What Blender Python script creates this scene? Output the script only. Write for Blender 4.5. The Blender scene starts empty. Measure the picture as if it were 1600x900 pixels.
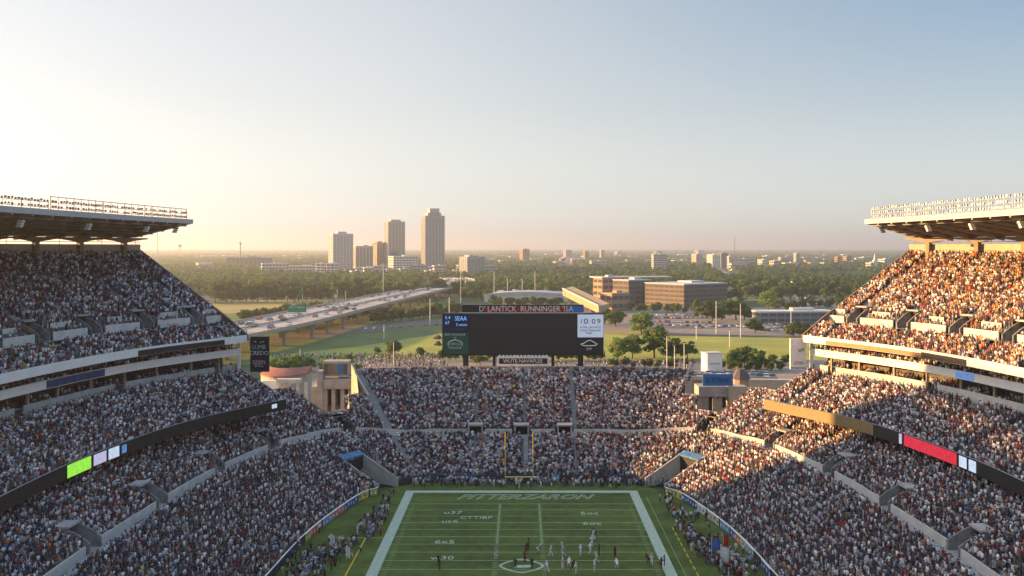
import bpy, bmesh, math, random
import numpy as np
from mathutils import Vector, Matrix
random.seed(7); rng = np.random.default_rng(7)
SC = bpy.context.scene
COL = SC.collection
H = 53.7          # camera height over the pitch, metres
F_PX, CX, CY = 1500.0, 815.0, 388.0   # focal length and principal point of the photograph (1600 x 900)

def G(px, py, z=0.0):                 # where the sight line of a photo point meets height z
    d = F_PX*(H-z)/(py-CY)
    return ((px-CX)/F_PX*d, d)
def Z(py, Y): return H-(py-CY)/F_PX*Y
def X(px, Y): return (px-CX)/F_PX*Y

# ------------------------------------------------------------------ objects
def tag(o, label=None, cat=None, group=None, kind=None):
    if label: o['label'] = label
    if cat: o['category'] = cat
    if group: o['group'] = group
    if kind: o['kind'] = kind
    return o
def thing(name, label, cat, loc=(0, 0, 0), rz=0.0, group=None):
    o = bpy.data.objects.new(name, None); COL.objects.link(o)
    o.location = loc; o.rotation_euler = (0, 0, rz); o.empty_display_size = .5
    return tag(o, label, cat, group)
def link(name, me, parent=None):
    o = bpy.data.objects.new(name, me); COL.objects.link(o)
    if parent is not None: o.parent = parent
    return o
def dup(root, loc=None, rz=None, label=None, group=None):
    r = root.copy(); COL.objects.link(r)
    if loc is not None: r.location = loc
    if rz is not None: r.rotation_euler = (0, 0, rz)
    if label: r['label'] = label
    if group: r['group'] = group
    for ch in list(root.children):
        c = ch.copy(); COL.objects.link(c); c.parent = r
        for g in list(ch.children):
            d = g.copy(); COL.objects.link(d); d.parent = c
    return r

TMP = bpy.data.scenes.new('tmp')          # a scratch scene, so that baking curves and modifiers does not re-evaluate everything
def bake(o):
    vl = TMP.view_layers[0]; vl.update()
    return bpy.data.meshes.new_from_object(o.evaluated_get(vl.depsgraph))
class MB:
    def __init__(s): s.v = []; s.f = []; s.m = []
    def quad(s, a, b, c, d, m=0):
        n = len(s.v); s.v += [tuple(a), tuple(b), tuple(c), tuple(d)]; s.f.append((n, n+1, n+2, n+3)); s.m.append(m)
    def poly(s, pts, m=0):
        n = len(s.v); s.v += [tuple(p) for p in pts]; s.f.append(tuple(range(n, n+len(pts)))); s.m.append(m)
    def hexa(s, p, m=0):               # 8 corners: bottom 0-3, top 4-7
        n = len(s.v); s.v += [tuple(q) for q in p]
        for f in ((3, 2, 1, 0), (4, 5, 6, 7), (0, 1, 5, 4), (1, 2, 6, 5), (2, 3, 7, 6), (3, 0, 4, 7)):
            s.f.append(tuple(n+i for i in f)); s.m.append(m)
    def box(s, c, d, rz=0.0, m=0):     # centre, size
        hx, hy, hz = d[0]/2, d[1]/2, d[2]/2; ca, sa = math.cos(rz), math.sin(rz); P = []
        for z in (-hz, hz):
            for x, y in ((-hx, -hy), (hx, -hy), (hx, hy), (-hx, hy)):
                P.append((c[0]+x*ca-y*sa, c[1]+x*sa+y*ca, c[2]+z))
        s.hexa(P, m)
    def prism(s, pts, z0, z1, m=0, mt=None):   # plan polygon, vertical walls
        n = len(pts)
        for i in range(n):
            a, b = pts[i], pts[(i+1) % n]
            s.quad((a[0], a[1], z0), (b[0], b[1], z0), (b[0], b[1], z1), (a[0], a[1], z1), m)
        s.poly([(p[0], p[1], z1) for p in pts], m if mt is None else mt)
        s.poly([(p[0], p[1], z0) for p in reversed(pts)], m)
    def tube(s, a, b, r0, r1=None, n=6, m=0):
        r1 = r0 if r1 is None else r1
        a, b = Vector(a), Vector(b); d = (b-a)
        if d.length < 1e-6: return
        q = d.to_track_quat('Z', 'Y'); k = len(s.v)
        for c, r in ((a, r0), (b, r1)):
            for i in range(n):
                t = 2*math.pi*i/n; s.v.append(tuple(c+q @ Vector((r*math.cos(t), r*math.sin(t), 0))))
        for i in range(n):
            j = (i+1) % n; s.f.append((k+i, k+j, k+n+j, k+n+i)); s.m.append(m)
        s.f.append(tuple(k+i for i in reversed(range(n)))); s.m.append(m)
        s.f.append(tuple(k+n+i for i in range(n))); s.m.append(m)
    def strip(s, A, B, m=0):           # ribbon between two polylines
        for i in range(len(A)-1): s.quad(A[i], A[i+1], B[i+1], B[i], m)
    def build(s, name, mats, parent=None, smooth=False):
        me = bpy.data.meshes.new(name); me.from_pydata(s.v, [], s.f)
        if not isinstance(mats, (list, tuple)): mats = [mats]
        for q in mats: me.materials.append(q)
        me.polygons.foreach_set('material_index', s.m)
        if smooth: me.polygons.foreach_set('use_smooth', [True]*len(s.f))
        me.update()
        return link(name, me, parent)

# ------------------------------------------------------------------ materials
def mat(name, col, rough=.8, var=.12, scale=.6, spec=.3, metal=0.0, bump=0.0, emit=0.0, scale2=None, dirt=None):
    m = bpy.data.materials.new(name); m.use_nodes = True
    nt = m.node_tree; b = nt.nodes['Principled BSDF']
    b.inputs['Roughness'].default_value = rough; b.inputs['Metallic'].default_value = metal
    b.inputs['Specular IOR Level'].default_value = spec
    c = (*col, 1)
    if var > 0:
        g = nt.nodes.new('ShaderNodeNewGeometry'); n = nt.nodes.new('ShaderNodeTexNoise')
        n.inputs['Scale'].default_value = scale; n.inputs['Detail'].default_value = 6; n.inputs['Roughness'].default_value = .65
        nt.links.new(g.outputs['Position'], n.inputs['Vector'])
        r = nt.nodes.new('ShaderNodeValToRGB')
        r.color_ramp.elements[0].position = .3; r.color_ramp.elements[1].position = .7
        lo = dirt if dirt else tuple(x*(1-var) for x in col)
        r.color_ramp.elements[0].color = (*lo, 1); r.color_ramp.elements[1].color = (*[min(1, x*(1+var)) for x in col], 1)
        nt.links.new(n.outputs['Fac'], r.inputs['Fac']); nt.links.new(r.outputs['Color'], b.inputs['Base Color'])
        if bump > 0:
            bp = nt.nodes.new('ShaderNodeBump'); bp.inputs['Strength'].default_value = bump
            nt.links.new(n.outputs['Fac'], bp.inputs['Height']); nt.links.new(bp.outputs['Normal'], b.inputs['Normal'])
    else: b.inputs['Base Color'].default_value = c
    if emit > 0:
        b.inputs['Emission Color'].default_value = c; b.inputs['Emission Strength'].default_value = emit
    return m
def attr_mat(name, attr, rough=.85, transl=0.0):
    m = bpy.data.materials.new(name); m.use_nodes = True
    nt = m.node_tree; b = nt.nodes['Principled BSDF']; b.inputs['Roughness'].default_value = rough
    b.inputs['Specular IOR Level'].default_value = .15
    a = nt.nodes.new('ShaderNodeAttribute'); a.attribute_name = attr
    nt.links.new(a.outputs['Color'], b.inputs['Base Color'])
    if transl:
        t = nt.nodes.new('ShaderNodeBsdfTranslucent'); x = nt.nodes.new('ShaderNodeMixShader'); x.inputs[0].default_value = transl
        nt.links.new(a.outputs['Color'], t.inputs['Color'])
        nt.links.new(b.outputs[0], x.inputs[1]); nt.links.new(t.outputs[0], x.inputs[2])
        nt.links.new(x.outputs[0], nt.nodes['Material Output'].inputs['Surface'])
    return m
def obj_mat(name, rough=.85):          # cloth whose colour is the object's own colour
    m = bpy.data.materials.new(name); m.use_nodes = True
    nt = m.node_tree; b = nt.nodes['Principled BSDF']; b.inputs['Roughness'].default_value = rough
    a = nt.nodes.new('ShaderNodeObjectInfo'); nt.links.new(a.outputs['Color'], b.inputs['Base Color'])
    return m

M = {}
M['concrete'] = mat('concrete', (.34, .34, .34), .9, .22, .35)
M['pale_concrete'] = mat('pale_concrete', (.5, .49, .47), .9, .16, .5)
M['beige_concrete'] = mat('beige_concrete', (.38, .34, .28), .9, .12, .5)
M['step'] = mat('step_concrete', (.3, .31, .33), .9, .2, .8)
M['seat'] = mat('seat_rows', (.13, .135, .15), .8, .3, 1.5)
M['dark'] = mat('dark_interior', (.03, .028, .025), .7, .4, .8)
M['black_panel'] = mat('black_panel', (.018, .019, .021), .5, .2, .8)
M['screen'] = mat('switched_off_screen', (.022, .023, .025), .42, .06, .2, spec=.35)
M['white_paint'] = mat('white_paint', (.72, .71, .7), .7, .06, .5)
M['grey_steel'] = mat('grey_steel', (.34, .36, .4), .5, .12, .6, metal=.2)
M['brown_steel'] = mat('brown_steel', (.2, .145, .105), .6, .2, .6)
M['tan_steel'] = mat('tan_steel', (.3, .24, .18), .65, .2, .6)
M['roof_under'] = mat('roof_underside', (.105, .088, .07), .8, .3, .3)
M['rail'] = mat('dark_rail', (.09, .08, .085), .6, .1)
M['lamp_glass'] = mat('lamp_glass', (.75, .72, .66), .2, .05)
M['lamp_body'] = mat('lamp_body', (.12, .1, .09), .5, .1)
M['yellow'] = mat('yellow_paint', (.55, .45, .1), .45, .05)
M['white_line'] = mat('white_field_paint', (.4, .47, .42), .95, .14, 1.6, dirt=(.25, .34, .25))
M['thin_line'] = mat('thin_field_paint', (.21, .29, .14), .95, .25, 1.2)
M['letter_paint'] = mat('letter_field_paint', (.38, .46, .34), .95, .2, 1.2)
M['yellow_line'] = mat('yellow_field_paint', (.55, .4, .05), .95, .15, 1.2)
M['glass'] = mat('window_glass', (.06, .075, .09), .12, .3, .15, spec=.6)
M['asphalt'] = mat('asphalt', (.1, .1, .105), .95, .25, .08)
M['parking'] = mat('parking_asphalt', (.2, .185, .175), .95, .22, .05)
M['road_concrete'] = mat('road_concrete', (.33, .325, .325), .95, .16, .06)
M['plaza'] = mat('plaza_paving', (.25, .21, .18), .95, .2, .15)
M['brick'] = mat('brown_brick', (.34, .2, .13), .9, .15, .2)
M['blue_sign'] = mat('blue_sign', (.03, .15, .42), .5, .1, .5)
M['red_roof'] = mat('red_roof', (.3, .12, .095), .8, .2, .4)
M['green_sign'] = mat('green_sign', (.02, .2, .11), .5, .05)

# turf: mown in bands across the pitch, mottled
def turf():
    m = mat('turf', (.076, .11, .021), .95, .3, .5)
    nt = m.node_tree; b = nt.nodes['Principled BSDF']; ramp = [n for n in nt.nodes if n.type == 'VALTORGB'][0]
    g = [n for n in nt.nodes if n.type == 'NEW_GEOMETRY'][0]
    w = nt.nodes.new('ShaderNodeTexWave'); w.bands_direction = 'Y'; w.inputs['Scale'].default_value = .034377
    w.inputs['Distortion'].default_value = .25; w.inputs['Detail'].default_value = 3
    nt.links.new(g.outputs['Position'], w.inputs['Vector'])
    n2 = nt.nodes.new('ShaderNodeTexNoise'); n2.inputs['Scale'].default_value = .06; n2.inputs['Detail'].default_value = 5
    nt.links.new(g.outputs['Position'], n2.inputs['Vector'])
    mx = nt.nodes.new('ShaderNodeMix'); mx.data_type = 'RGBA'; mx.blend_type = 'MULTIPLY'; mx.inputs[0].default_value = 1
    r2 = nt.nodes.new('ShaderNodeMapRange'); r2.inputs[3].default_value = .84; r2.inputs[4].default_value = 1.06
    nt.links.new(w.outputs['Fac'], r2.inputs[0])
    r3 = nt.nodes.new('ShaderNodeMapRange'); r3.inputs[1].default_value = .3; r3.inputs[2].default_value = .7; r3.inputs[3].default_value = .75; r3.inputs[4].default_value = 1.2
    nt.links.new(n2.outputs['Fac'], r3.inputs[0])
    mm = nt.nodes.new('ShaderNodeMath'); mm.operation = 'MULTIPLY'
    nt.links.new(r2.outputs[0], mm.inputs[0]); nt.links.new(r3.outputs[0], mm.inputs[1])
    nt.links.new(ramp.outputs['Color'], mx.inputs[6]); nt.links.new(mm.outputs[0], mx.inputs[7])
    nt.links.new(mx.outputs[2], b.inputs['Base Color'])
    return m
M['vomitory'] = mat('stained_concrete', (.2, .2, .205), .9, .45, .7); M['corner_stone'] = mat('corner_stone', (.29, .29, .285), .9, .25, .4); M['roof_edge'] = mat('pale_roof_edge', (.5, .48, .45), .6, .12, .4)
M['turf'] = turf()
M['wall_dark'] = mat('dark_wall_padding', (.05, .055, .06), .8, .35, 1.2)
M['lawn'] = mat('dry_lawn', (.27, .28, .055), .95, .28, .02, dirt=(.15, .19, .04))
M['dry_field'] = mat('dry_field', (.25, .225, .08), .95, .2, .02)
M['green_verge'] = mat('green_verge', (.07, .115, .035), .95, .3, .03)
M['land'] = mat('wooded_land', (.05, .085, .028), .95, .45, .004)

# ------------------------------------------------------------------ curves in plan
def spline(pts, step=.75):
    pts = np.array(pts, float); P = np.vstack([2*pts[0]-pts[1], pts, 2*pts[-1]-pts[-2]]); out = []
    for i in range(1, len(P)-2):
        a, b, c, d = P[i-1], P[i], P[i+1], P[i+2]; n = max(2, int(np.linalg.norm(c-b)/step))
        t = np.linspace(0, 1, n, endpoint=False)[:, None]
        out.append(.5*(2*b+(c-a)*t+(2*a-5*b+4*c-d)*t*t+(-a+3*b-3*c+d)*t**3))
    return np.vstack(out+[pts[-1:]])
class Curve:
    def __init__(s, pts, k=10, flip=1):
        o = spline(pts); t = np.gradient(o, axis=0); ker = np.ones(2*k+1)/(2*k+1)
        t = np.stack([np.convolve(np.pad(t[:, j], k, mode='edge'), ker, mode='valid') for j in (0, 1)], 1)
        t /= np.linalg.norm(t, axis=1)[:, None]
        s.p = o; s.n = np.stack([-t[:, 1], t[:, 0]], 1)
        if flip < 0: s.p = s.p*[-1, 1]; s.n = s.n*[-1, 1]
        s.k = len(o)
    def at(s, o):                      # offset curve; o scalar or per-station array
        o = np.broadcast_to(np.asarray(o, float), (s.k,))
        return s.p+s.n*o[:, None]
    def line(s, o, z, i0=0, i1=None):
        q = s.at(o)[i0:i1]; z = np.broadcast_to(np.asarray(z, float), (s.k,))[i0:i1]
        return [(a[0], a[1], b) for a, b in zip(q, z)]
    def station(s, o, px):             # index whose offset point lies on the column px of the photo
        q = s.at(o); return int(np.argmin(abs(CX+F_PX*q[:, 0]/q[:, 1]-px)))

CROWD = []      # (x, y, z, facing, zone)
def seat_row(P, z, nrm, keep, spacing=.5, zone=0, jit=.14):
    """people along one row: P stations (k,2), nrm outward normals, keep mask"""
    seg = np.linalg.norm(np.diff(P, axis=0), axis=1); L = np.concatenate([[0], np.cumsum(seg)])
    n = int(L[-1]/spacing)
    if n < 1: return
    s = (np.arange(n)+.5)*spacing+rng.uniform(-jit, jit, n)
    x = np.interp(s, L, P[:, 0]); y = np.interp(s, L, P[:, 1]); zz = np.interp(s, L, np.broadcast_to(z, (len(P),)))
    nx = np.interp(s, L, nrm[:, 0]); ny = np.interp(s, L, nrm[:, 1])
    ok = np.interp(s, L, keep.astype(float)) > .5
    ok &= rng.random(n) > .05
    for i in np.nonzero(ok)[0]:
        d = rng.uniform(-.12, .12)
        CROWD.append((x[i]+nx[i]*d, y[i]+ny[i]*d, zz[i], math.atan2(-ny[i], -nx[i]), zone))
# ================================================================== the bowl
WPTS = [(-38, 70), (-40.5, 105), (-41.4, 135), (-40.9, 154), (-39.4, 179), (-34.9, 203.3), (-31.4, 210), (-28.3, 216.2), (-23.3, 220.7), (-14, 221.3), (0, 221.4)]
W = Curve(WPTS+[(-x, y) for x, y in WPTS[-2::-1]], k=6)
NX = abs(W.n[:, 0])
def sm(x, a, b):
    t = np.clip((x-a)/(b-a), 0, 1); return t*t*(3-2*t)
A_ = 14.4+4.8*sm(NX, .3, .95)                        # offset of the cross aisle
T_ = np.where(NX < .52, 41.3, np.where(NX < .62, 31.0, np.where(NX < .80, 25.5, 37.0)))
Z0 = 1.2; SL = .45
mid = W.at(24); Lm = np.concatenate([[0], np.cumsum(np.linalg.norm(np.diff(mid, axis=0), axis=1))])
ic = int(np.argmin(abs(mid[:, 0]-.5)+(mid[:, 1] < 230)*99)); Lr = Lm-Lm[ic]
def aisle_mask(L, pitch=12.3, half=.62): return abs((L+pitch/2) % pitch-pitch/2) < half
AIS = aisle_mask(Lr)

def tier(mb, C, offs, zs, keep, ais, zlast=None):
    rings = [C.at(o) for o in offs]; n = len(zs)
    for r in range(n):
        a, b, z = rings[r], rings[r+1], np.broadcast_to(zs[r], (C.k,))
        zn = np.broadcast_to(zs[r+1] if r+1 < n else (zs[r] if zlast is None else zlast), (C.k,))
        k = keep[r]
        for i in range(C.k-1):
            if not (k[i] and k[i+1]): continue
            m = 1 if (ais[i] or ais[i+1]) else 0
            mb.quad((a[i][0], a[i][1], z[i]), (a[i+1][0], a[i+1][1], z[i+1]), (b[i+1][0], b[i+1][1], z[i+1]), (b[i][0], b[i][1], z[i]), m)
            mb.quad((b[i][0], b[i][1], z[i]), (b[i+1][0], b[i+1][1], z[i+1]), (b[i+1][0], b[i+1][1], zn[i+1]), (b[i][0], b[i][1], zn[i]), m)

def wall(mb, C, o, z0, z1, th, mask=None, m=0, top=None):
    """upright band along an offset curve, with thickness"""
    z0 = np.broadcast_to(np.asarray(z0, float), (C.k,)); z1 = np.broadcast_to(np.asarray(z1, float), (C.k,))
    a = C.at(o); b = C.at(np.asarray(o)+th)
    for i in range(C.k-1):
        if mask is not None and not (mask[i] and mask[i+1]): continue
        A0, A1, B0, B1 = a[i], a[i+1], b[i], b[i+1]
        p = lambda q, z: (q[0], q[1], z)
        mb.quad(p(A0, z0[i]), p(A1, z0[i+1]), p(A1, z1[i+1]), p(A0, z1[i]), m)
        mb.quad(p(B1, z0[i+1]), p(B0, z0[i]), p(B0, z1[i]), p(B1, z1[i+1]), m)
        mb.quad(p(A0, z1[i]), p(A1, z1[i+1]), p(B1, z1[i+1]), p(B0, z1[i]), m if top is None else top)
        mb.quad(p(A0, z0[i]), p(B0, z0[i]), p(B1, z0[i+1]), p(A1, z0[i+1]), m)
        for j in (i, i+1):
            e = (mask is not None) and (not mask[max(j-1, 0)] or not mask[min(j+1, C.k-1)])
            if e or j in (0, C.k-1): mb.quad(p(a[j], z0[j]), p(b[j], z0[j]), p(b[j], z1[j]), p(a[j], z1[j]), m)

def wall_runs(name, mats, parent, C, o, z0, z1, th, mask, m=0, top=None):
    e = np.flatnonzero(np.diff(np.concatenate([[0], mask.astype(int), [0]])))
    for a, b in zip(e[::2], e[1::2]):
        if b-a < 2: continue
        r = np.zeros(C.k, bool); r[a:b] = True; mb = MB(); wall(mb, C, o, z0, z1, th, r, m, top); mb.build(name, mats, parent)
def frame_at(C, i, o):                 # origin, tangent, outward normal
    q = C.p[i]+C.n[i]*o; n = Vector((*C.n[i], 0)); t = Vector((C.n[i][1], -C.n[i][0], 0))
    return Vector((q[0], q[1], 0)), t, n

def vomitory(C, i, o0, zf, depth, slope, step, parent, half=1.6, up=1.0):
    """stair mouth cut into a tier: two raking side walls, a roof slab, a dark throat"""
    O, t, n = frame_at(C, i, o0)
    at = lambda a, d, z: tuple(O+t*a+n*d+Vector((0, 0, z)))
    mb = MB()
    for sgn in (-1, 1):
        a0, a1 = sgn*half, sgn*(half+.28)
        nseg = 6; prof = []
        for k in range(nseg+1):
            d = depth*k/nseg; prof.append((d, zf+step+slope*d+up*(.55+.45*math.sin(math.pi*k/nseg))))
        for k in range(nseg):
            (d0, z0), (d1, z1) = prof[k], prof[k+1]
            mb.hexa([at(a0, d0, zf-.3), at(a1, d0, zf-.3), at(a1, d1, zf-.3), at(a0, d1, zf-.3), at(a0, d0, z0), at(a1, d0, z0), at(a1, d1, z1), at(a0, d1, z1)], 0)
    zt = zf+step+slope*depth+.55*up
    mb.hexa([at(-half-.3, depth-1.5, zt-.1), at(half+.3, depth-1.5, zt-.1), at(half+.3, depth+.9, zt-.1), at(-half-.3, depth+.9, zt-.1),
             at(-half-.3, depth-1.5, zt+.2), at(half+.3, depth-1.5, zt+.2), at(half+.3, depth+.9, zt+.2), at(-half-.3, depth+.9, zt+.2)], 1)
    mb.quad(at(-half, depth-.3, zf), at(half, depth-.3, zf), at(half, depth-.3, zt-.1), at(-half, depth-.3, zt-.1), 2)
    mb.quad(at(-half, 0, zf+.02), at(half, 0, zf+.02), at(half, depth, zf+.02), at(-half, depth, zf+.02), 3)
    return mb.build('vomitory', [M['vomitory'], M['concrete'], M['dark'], M['step']], parent)

def cut(C, L, idx, half):              # stations inside the cut of a vomitory
    m = np.zeros(C.k, bool)
    for i in idx: m |= abs(L-L[i]) < half
    return m

# ---- lower stand: front section, cross aisle, upper section
lower = thing('lower_stand', 'packed lower seating bowl wrapping the far end and both sides of the pitch', 'grandstand')
N1 = 17
TUN = []                               # two corner tunnels (station index, half width)
for sg in (-1, 1):
    j = int(np.argmin(np.hypot(W.p[:, 0]-sg*29.6, W.p[:, 1]-213.9))); TUN.append(j)
Lw = np.concatenate([[0], np.cumsum(np.linalg.norm(np.diff(W.p, axis=0), axis=1))])
tun_mask = np.zeros(W.k, bool)
for j in TUN: tun_mask |= abs(Lw-Lw[j]) < 3.7
TD = 11.2                              # tunnel depth into the tier
offs = [A_*r/N1 for r in range(N1+1)]; zs = [Z0+SL*o for o in offs[:-1]]
keep = [~(tun_mask & (o < TD)) for o in offs[:-1]]
mb = MB(); tier(mb, W, offs, zs, keep, AIS, Z0+SL*A_); mb.build('seating_tier', [M['seat'], M['step']], lower)
mid_slot = (abs(Lr) < .85) & (NX < .3)
for r in range(N1): seat_row(W.at(offs[r]+.45), zs[r], W.n, keep[r] & ~aisle_mask(Lr, half=.45) & ~(mid_slot if r > 3 else np.zeros(W.k, bool)), zone=1)
# cross aisle floor and its wall
ZA = Z0+SL*A_; mb = MB(); mb.strip(W.line(A_, ZA), W.line(A_+1.5, ZA)); mb.build('cross_aisle', M['step'], lower)
vom_i = [W.station(A_+1.5, px) for px in (745, 816, 880)]
side_v = []
for k in range(-16, 17):
    j = int(np.argmin(abs(Lr-12.3*k)))
    if NX[j] > .55 and k % 2 == 0 and W.p[j][1] > 95: side_v.append(j)
corner_v = [W.station(A_+1.5, px) for px in (545, 1093)]
allv = side_v+corner_v
vcut = cut(W, Lr, allv, 1.9); pcut = cut(W, Lr, vom_i, 2.0)
wall_runs('cross_aisle_wall', M['pale_concrete'], lower, W, A_+1.5, ZA-.05, ZA+1.35, .25, ~(vcut | pcut))
O2 = A_+1.75; ZU = ZA+.95; N2 = 33; TR = .82; S2 = .47
offs2 = [O2+TR*r for r in range(N2)]; zs2 = [ZU+S2*TR*r for r in range(N2-1)]
keep2 = [(o+TR < T_) & ~(vcut & (o-O2 < 4.6)) & ~(pcut & (o-O2 < 2.2)) for o in offs2[:-1]]
mb = MB(); tier(mb, W, offs2, zs2, keep2, AIS); mb.build('seating_tier', [M['seat'], M['step']], lower)
for r in range(N2-1): seat_row(W.at(offs2[r]+.42), zs2[r], W.n, keep2[r] & ~AIS, zone=2)
for j in allv: vomitory(W, j, A_[j]+1.3, ZA[j], 4.6, S2, .95, lower)
for j in vom_i:
    O, t, n = frame_at(W, j, A_[j]+1.2); mb = MB()
    at = lambda a, d, z: tuple(O+t*a+n*d+Vector((0, 0, ZA[j]+z)))
    for s in (-1, 1):
        mb.hexa([at(s*1.65-.2, 0, 0), at(s*1.65+.2, 0, 0), at(s*1.65+.2, 2.6, 0), at(s*1.65-.2, 2.6, 0), at(s*1.65-.2, 0, 2.5), at(s*1.65+.2, 0, 2.5), at(s*1.65+.2, 2.6, 2.5), at(s*1.65-.2, 2.6, 2.5)], 0)
    mb.hexa([at(-1.9, -.15, 2.1), at(1.9, -.15, 2.1), at(1.9, 2.7, 2.1), at(-1.9, 2.7, 2.1), at(-1.9, -.15, 2.55), at(1.9, -.15, 2.55), at(1.9, 2.7, 2.55), at(-1.9, 2.7, 2.55)], 0)
    mb.quad(at(-1.45, 1.6, 0), at(1.45, 1.6, 0), at(1.45, 1.6, 2.1), at(-1.45, 1.6, 2.1), 1)
    mb.build('stair_portal', [M['concrete'], M['dark']], lower)
# dark stair slot in front of the middle portal
jm = W.station(8, 816)
O, t, n = frame_at(W, jm, 0); mb = MB()
for r in range(5, N1-1):
    o = offs[r][jm]; z = zs[r][jm]; tr = offs[r+1][jm]-o
    mb.box(tuple(O+n*(o+tr/2)+Vector((0, 0, z+.06))), (1.0, tr*.9, .1), math.atan2(t.y, t.x))
mb.build('stair_flight', M['black_panel'], lower)
# perimeter wall, rear wall, end ramp walls
wall_runs('perimeter_wall', [M['wall_dark'], M['white_paint']], lower, W, -.3, 0, 1.55, .3, ~tun_mask & (NX > .8), 0, 1); wall_runs('perimeter_wall', M['wall_dark'], lower, W, -.3, 0, 1.5, .3, ~tun_mask & (NX <= .82))
ZT = ZU+S2*(T_-O2)
mb = MB(); wall(mb, W, T_-.2, 0, ZT+1.0, .4, None, 0); mb.build('rear_wall', M['beige_concrete'], lower)
for sg in (-1, 1):                     # raking walls that close the end block at its two corners
    k = [i for i in range(W.k-1) if (NX[i] < .52) != (NX[i+1] < .52) and W.p[i][0]*sg > 0][0]
    k = k if NX[k] < .52 else k+1
    O, t, n = frame_at(W, k, 0); mb = MB(); at = lambda a, d, z: tuple(O+t*a+n*d+Vector((0, 0, z)))
    for s in range(8):
        d0 = 30+(42.2-30)*s/8; d1 = 30+(42.2-30)*(s+1)/8
        z0, z1 = ZU[k]+S2*(d0-O2[k])+1.1, ZU[k]+S2*(d1-O2[k])+1.1+(.9 if s > 5 else 0)
        a = -sg*.6; b = sg*.3 if sg < 0 else .6
        a, b = (-.9, -.4) if sg < 0 else (.4, .9)
        mb.hexa([at(a, d0, 0), at(b, d0, 0), at(b, d1, 0), at(a, d1, 0), at(a, d0, z0), at(b, d0, z0), at(b, d1, z1), at(a, d1, z1)])
    mb.build('raking_end_wall', M['beige_concrete'], lower)
# corner tunnels
for j in TUN:
    sg = -1 if W.p[j][0] < 0 else 1
    O, t, n = frame_at(W, j, 0); at = lambda a, d, z: tuple(O+t*a+n*d+Vector((0, 0, z)))
    mb = MB()
    for s in (-1, 1):
        for k in range(6):
            d0, d1 = TD*k/6-.2, TD*(k+1)/6-.2; z0, z1 = Z0+SL*max(d0, 0)+.75, Z0+SL*d1+.75
            a, b = (s*3.3, s*3.7)
            mb.hexa([at(a, d0, 0), at(b, d0, 0), at(b, d1, 0), at(a, d1, 0), at(a, d0, z0), at(b, d0, z0), at(b, d1, z1), at(a, d1, z1)])
        mb.build('tunnel_wall', M['concrete'], lower); mb = MB()
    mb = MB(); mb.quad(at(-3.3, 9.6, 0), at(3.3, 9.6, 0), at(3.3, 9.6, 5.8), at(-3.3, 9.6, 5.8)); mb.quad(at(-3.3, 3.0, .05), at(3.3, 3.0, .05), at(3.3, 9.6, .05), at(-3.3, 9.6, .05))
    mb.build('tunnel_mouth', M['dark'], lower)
    mb = MB(); zt = Z0+SL*TD
    mb.hexa([at(-3.8, 9.4, zt-.3), at(3.8, 9.4, zt-.3), at(3.8, TD+.2, zt+.3), at(-3.8, TD+.2, zt+.3), at(-3.8, 9.4, zt+.1), at(3.8, 9.4, zt+.1), at(3.8, TD+.2, zt+.7), at(-3.8, TD+.2, zt+.7)])
    mb.build('tunnel_canopy', mat('canopy_cloth', (.06, .16, .32), .7, .4, .9), lower)

# ---- side stands
FPTS = [(-60, 70), (-66, 95), (-69, 110), (-70.3, 128), (-70.6, 144), (-70, 156), (-68.9, 165.5), (-66.7, 178.6), (-62.4, 193), (-52.4, 213.7)]
def led_strip(C, o, z0, z1, px0, px1, m, name, parent, off=-.06):
    i0, i1 = sorted((C.station(o, px0), C.station(o, px1)))
    if i1-i0 < 1: i1 = i0+1
    mask = np.zeros(C.k, bool); mask[i0:i1+1] = True
    mb = MB(); wall(mb, C, o+off, z0, z1, -off*.8, mask); return mb.build(name, m, parent)

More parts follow.
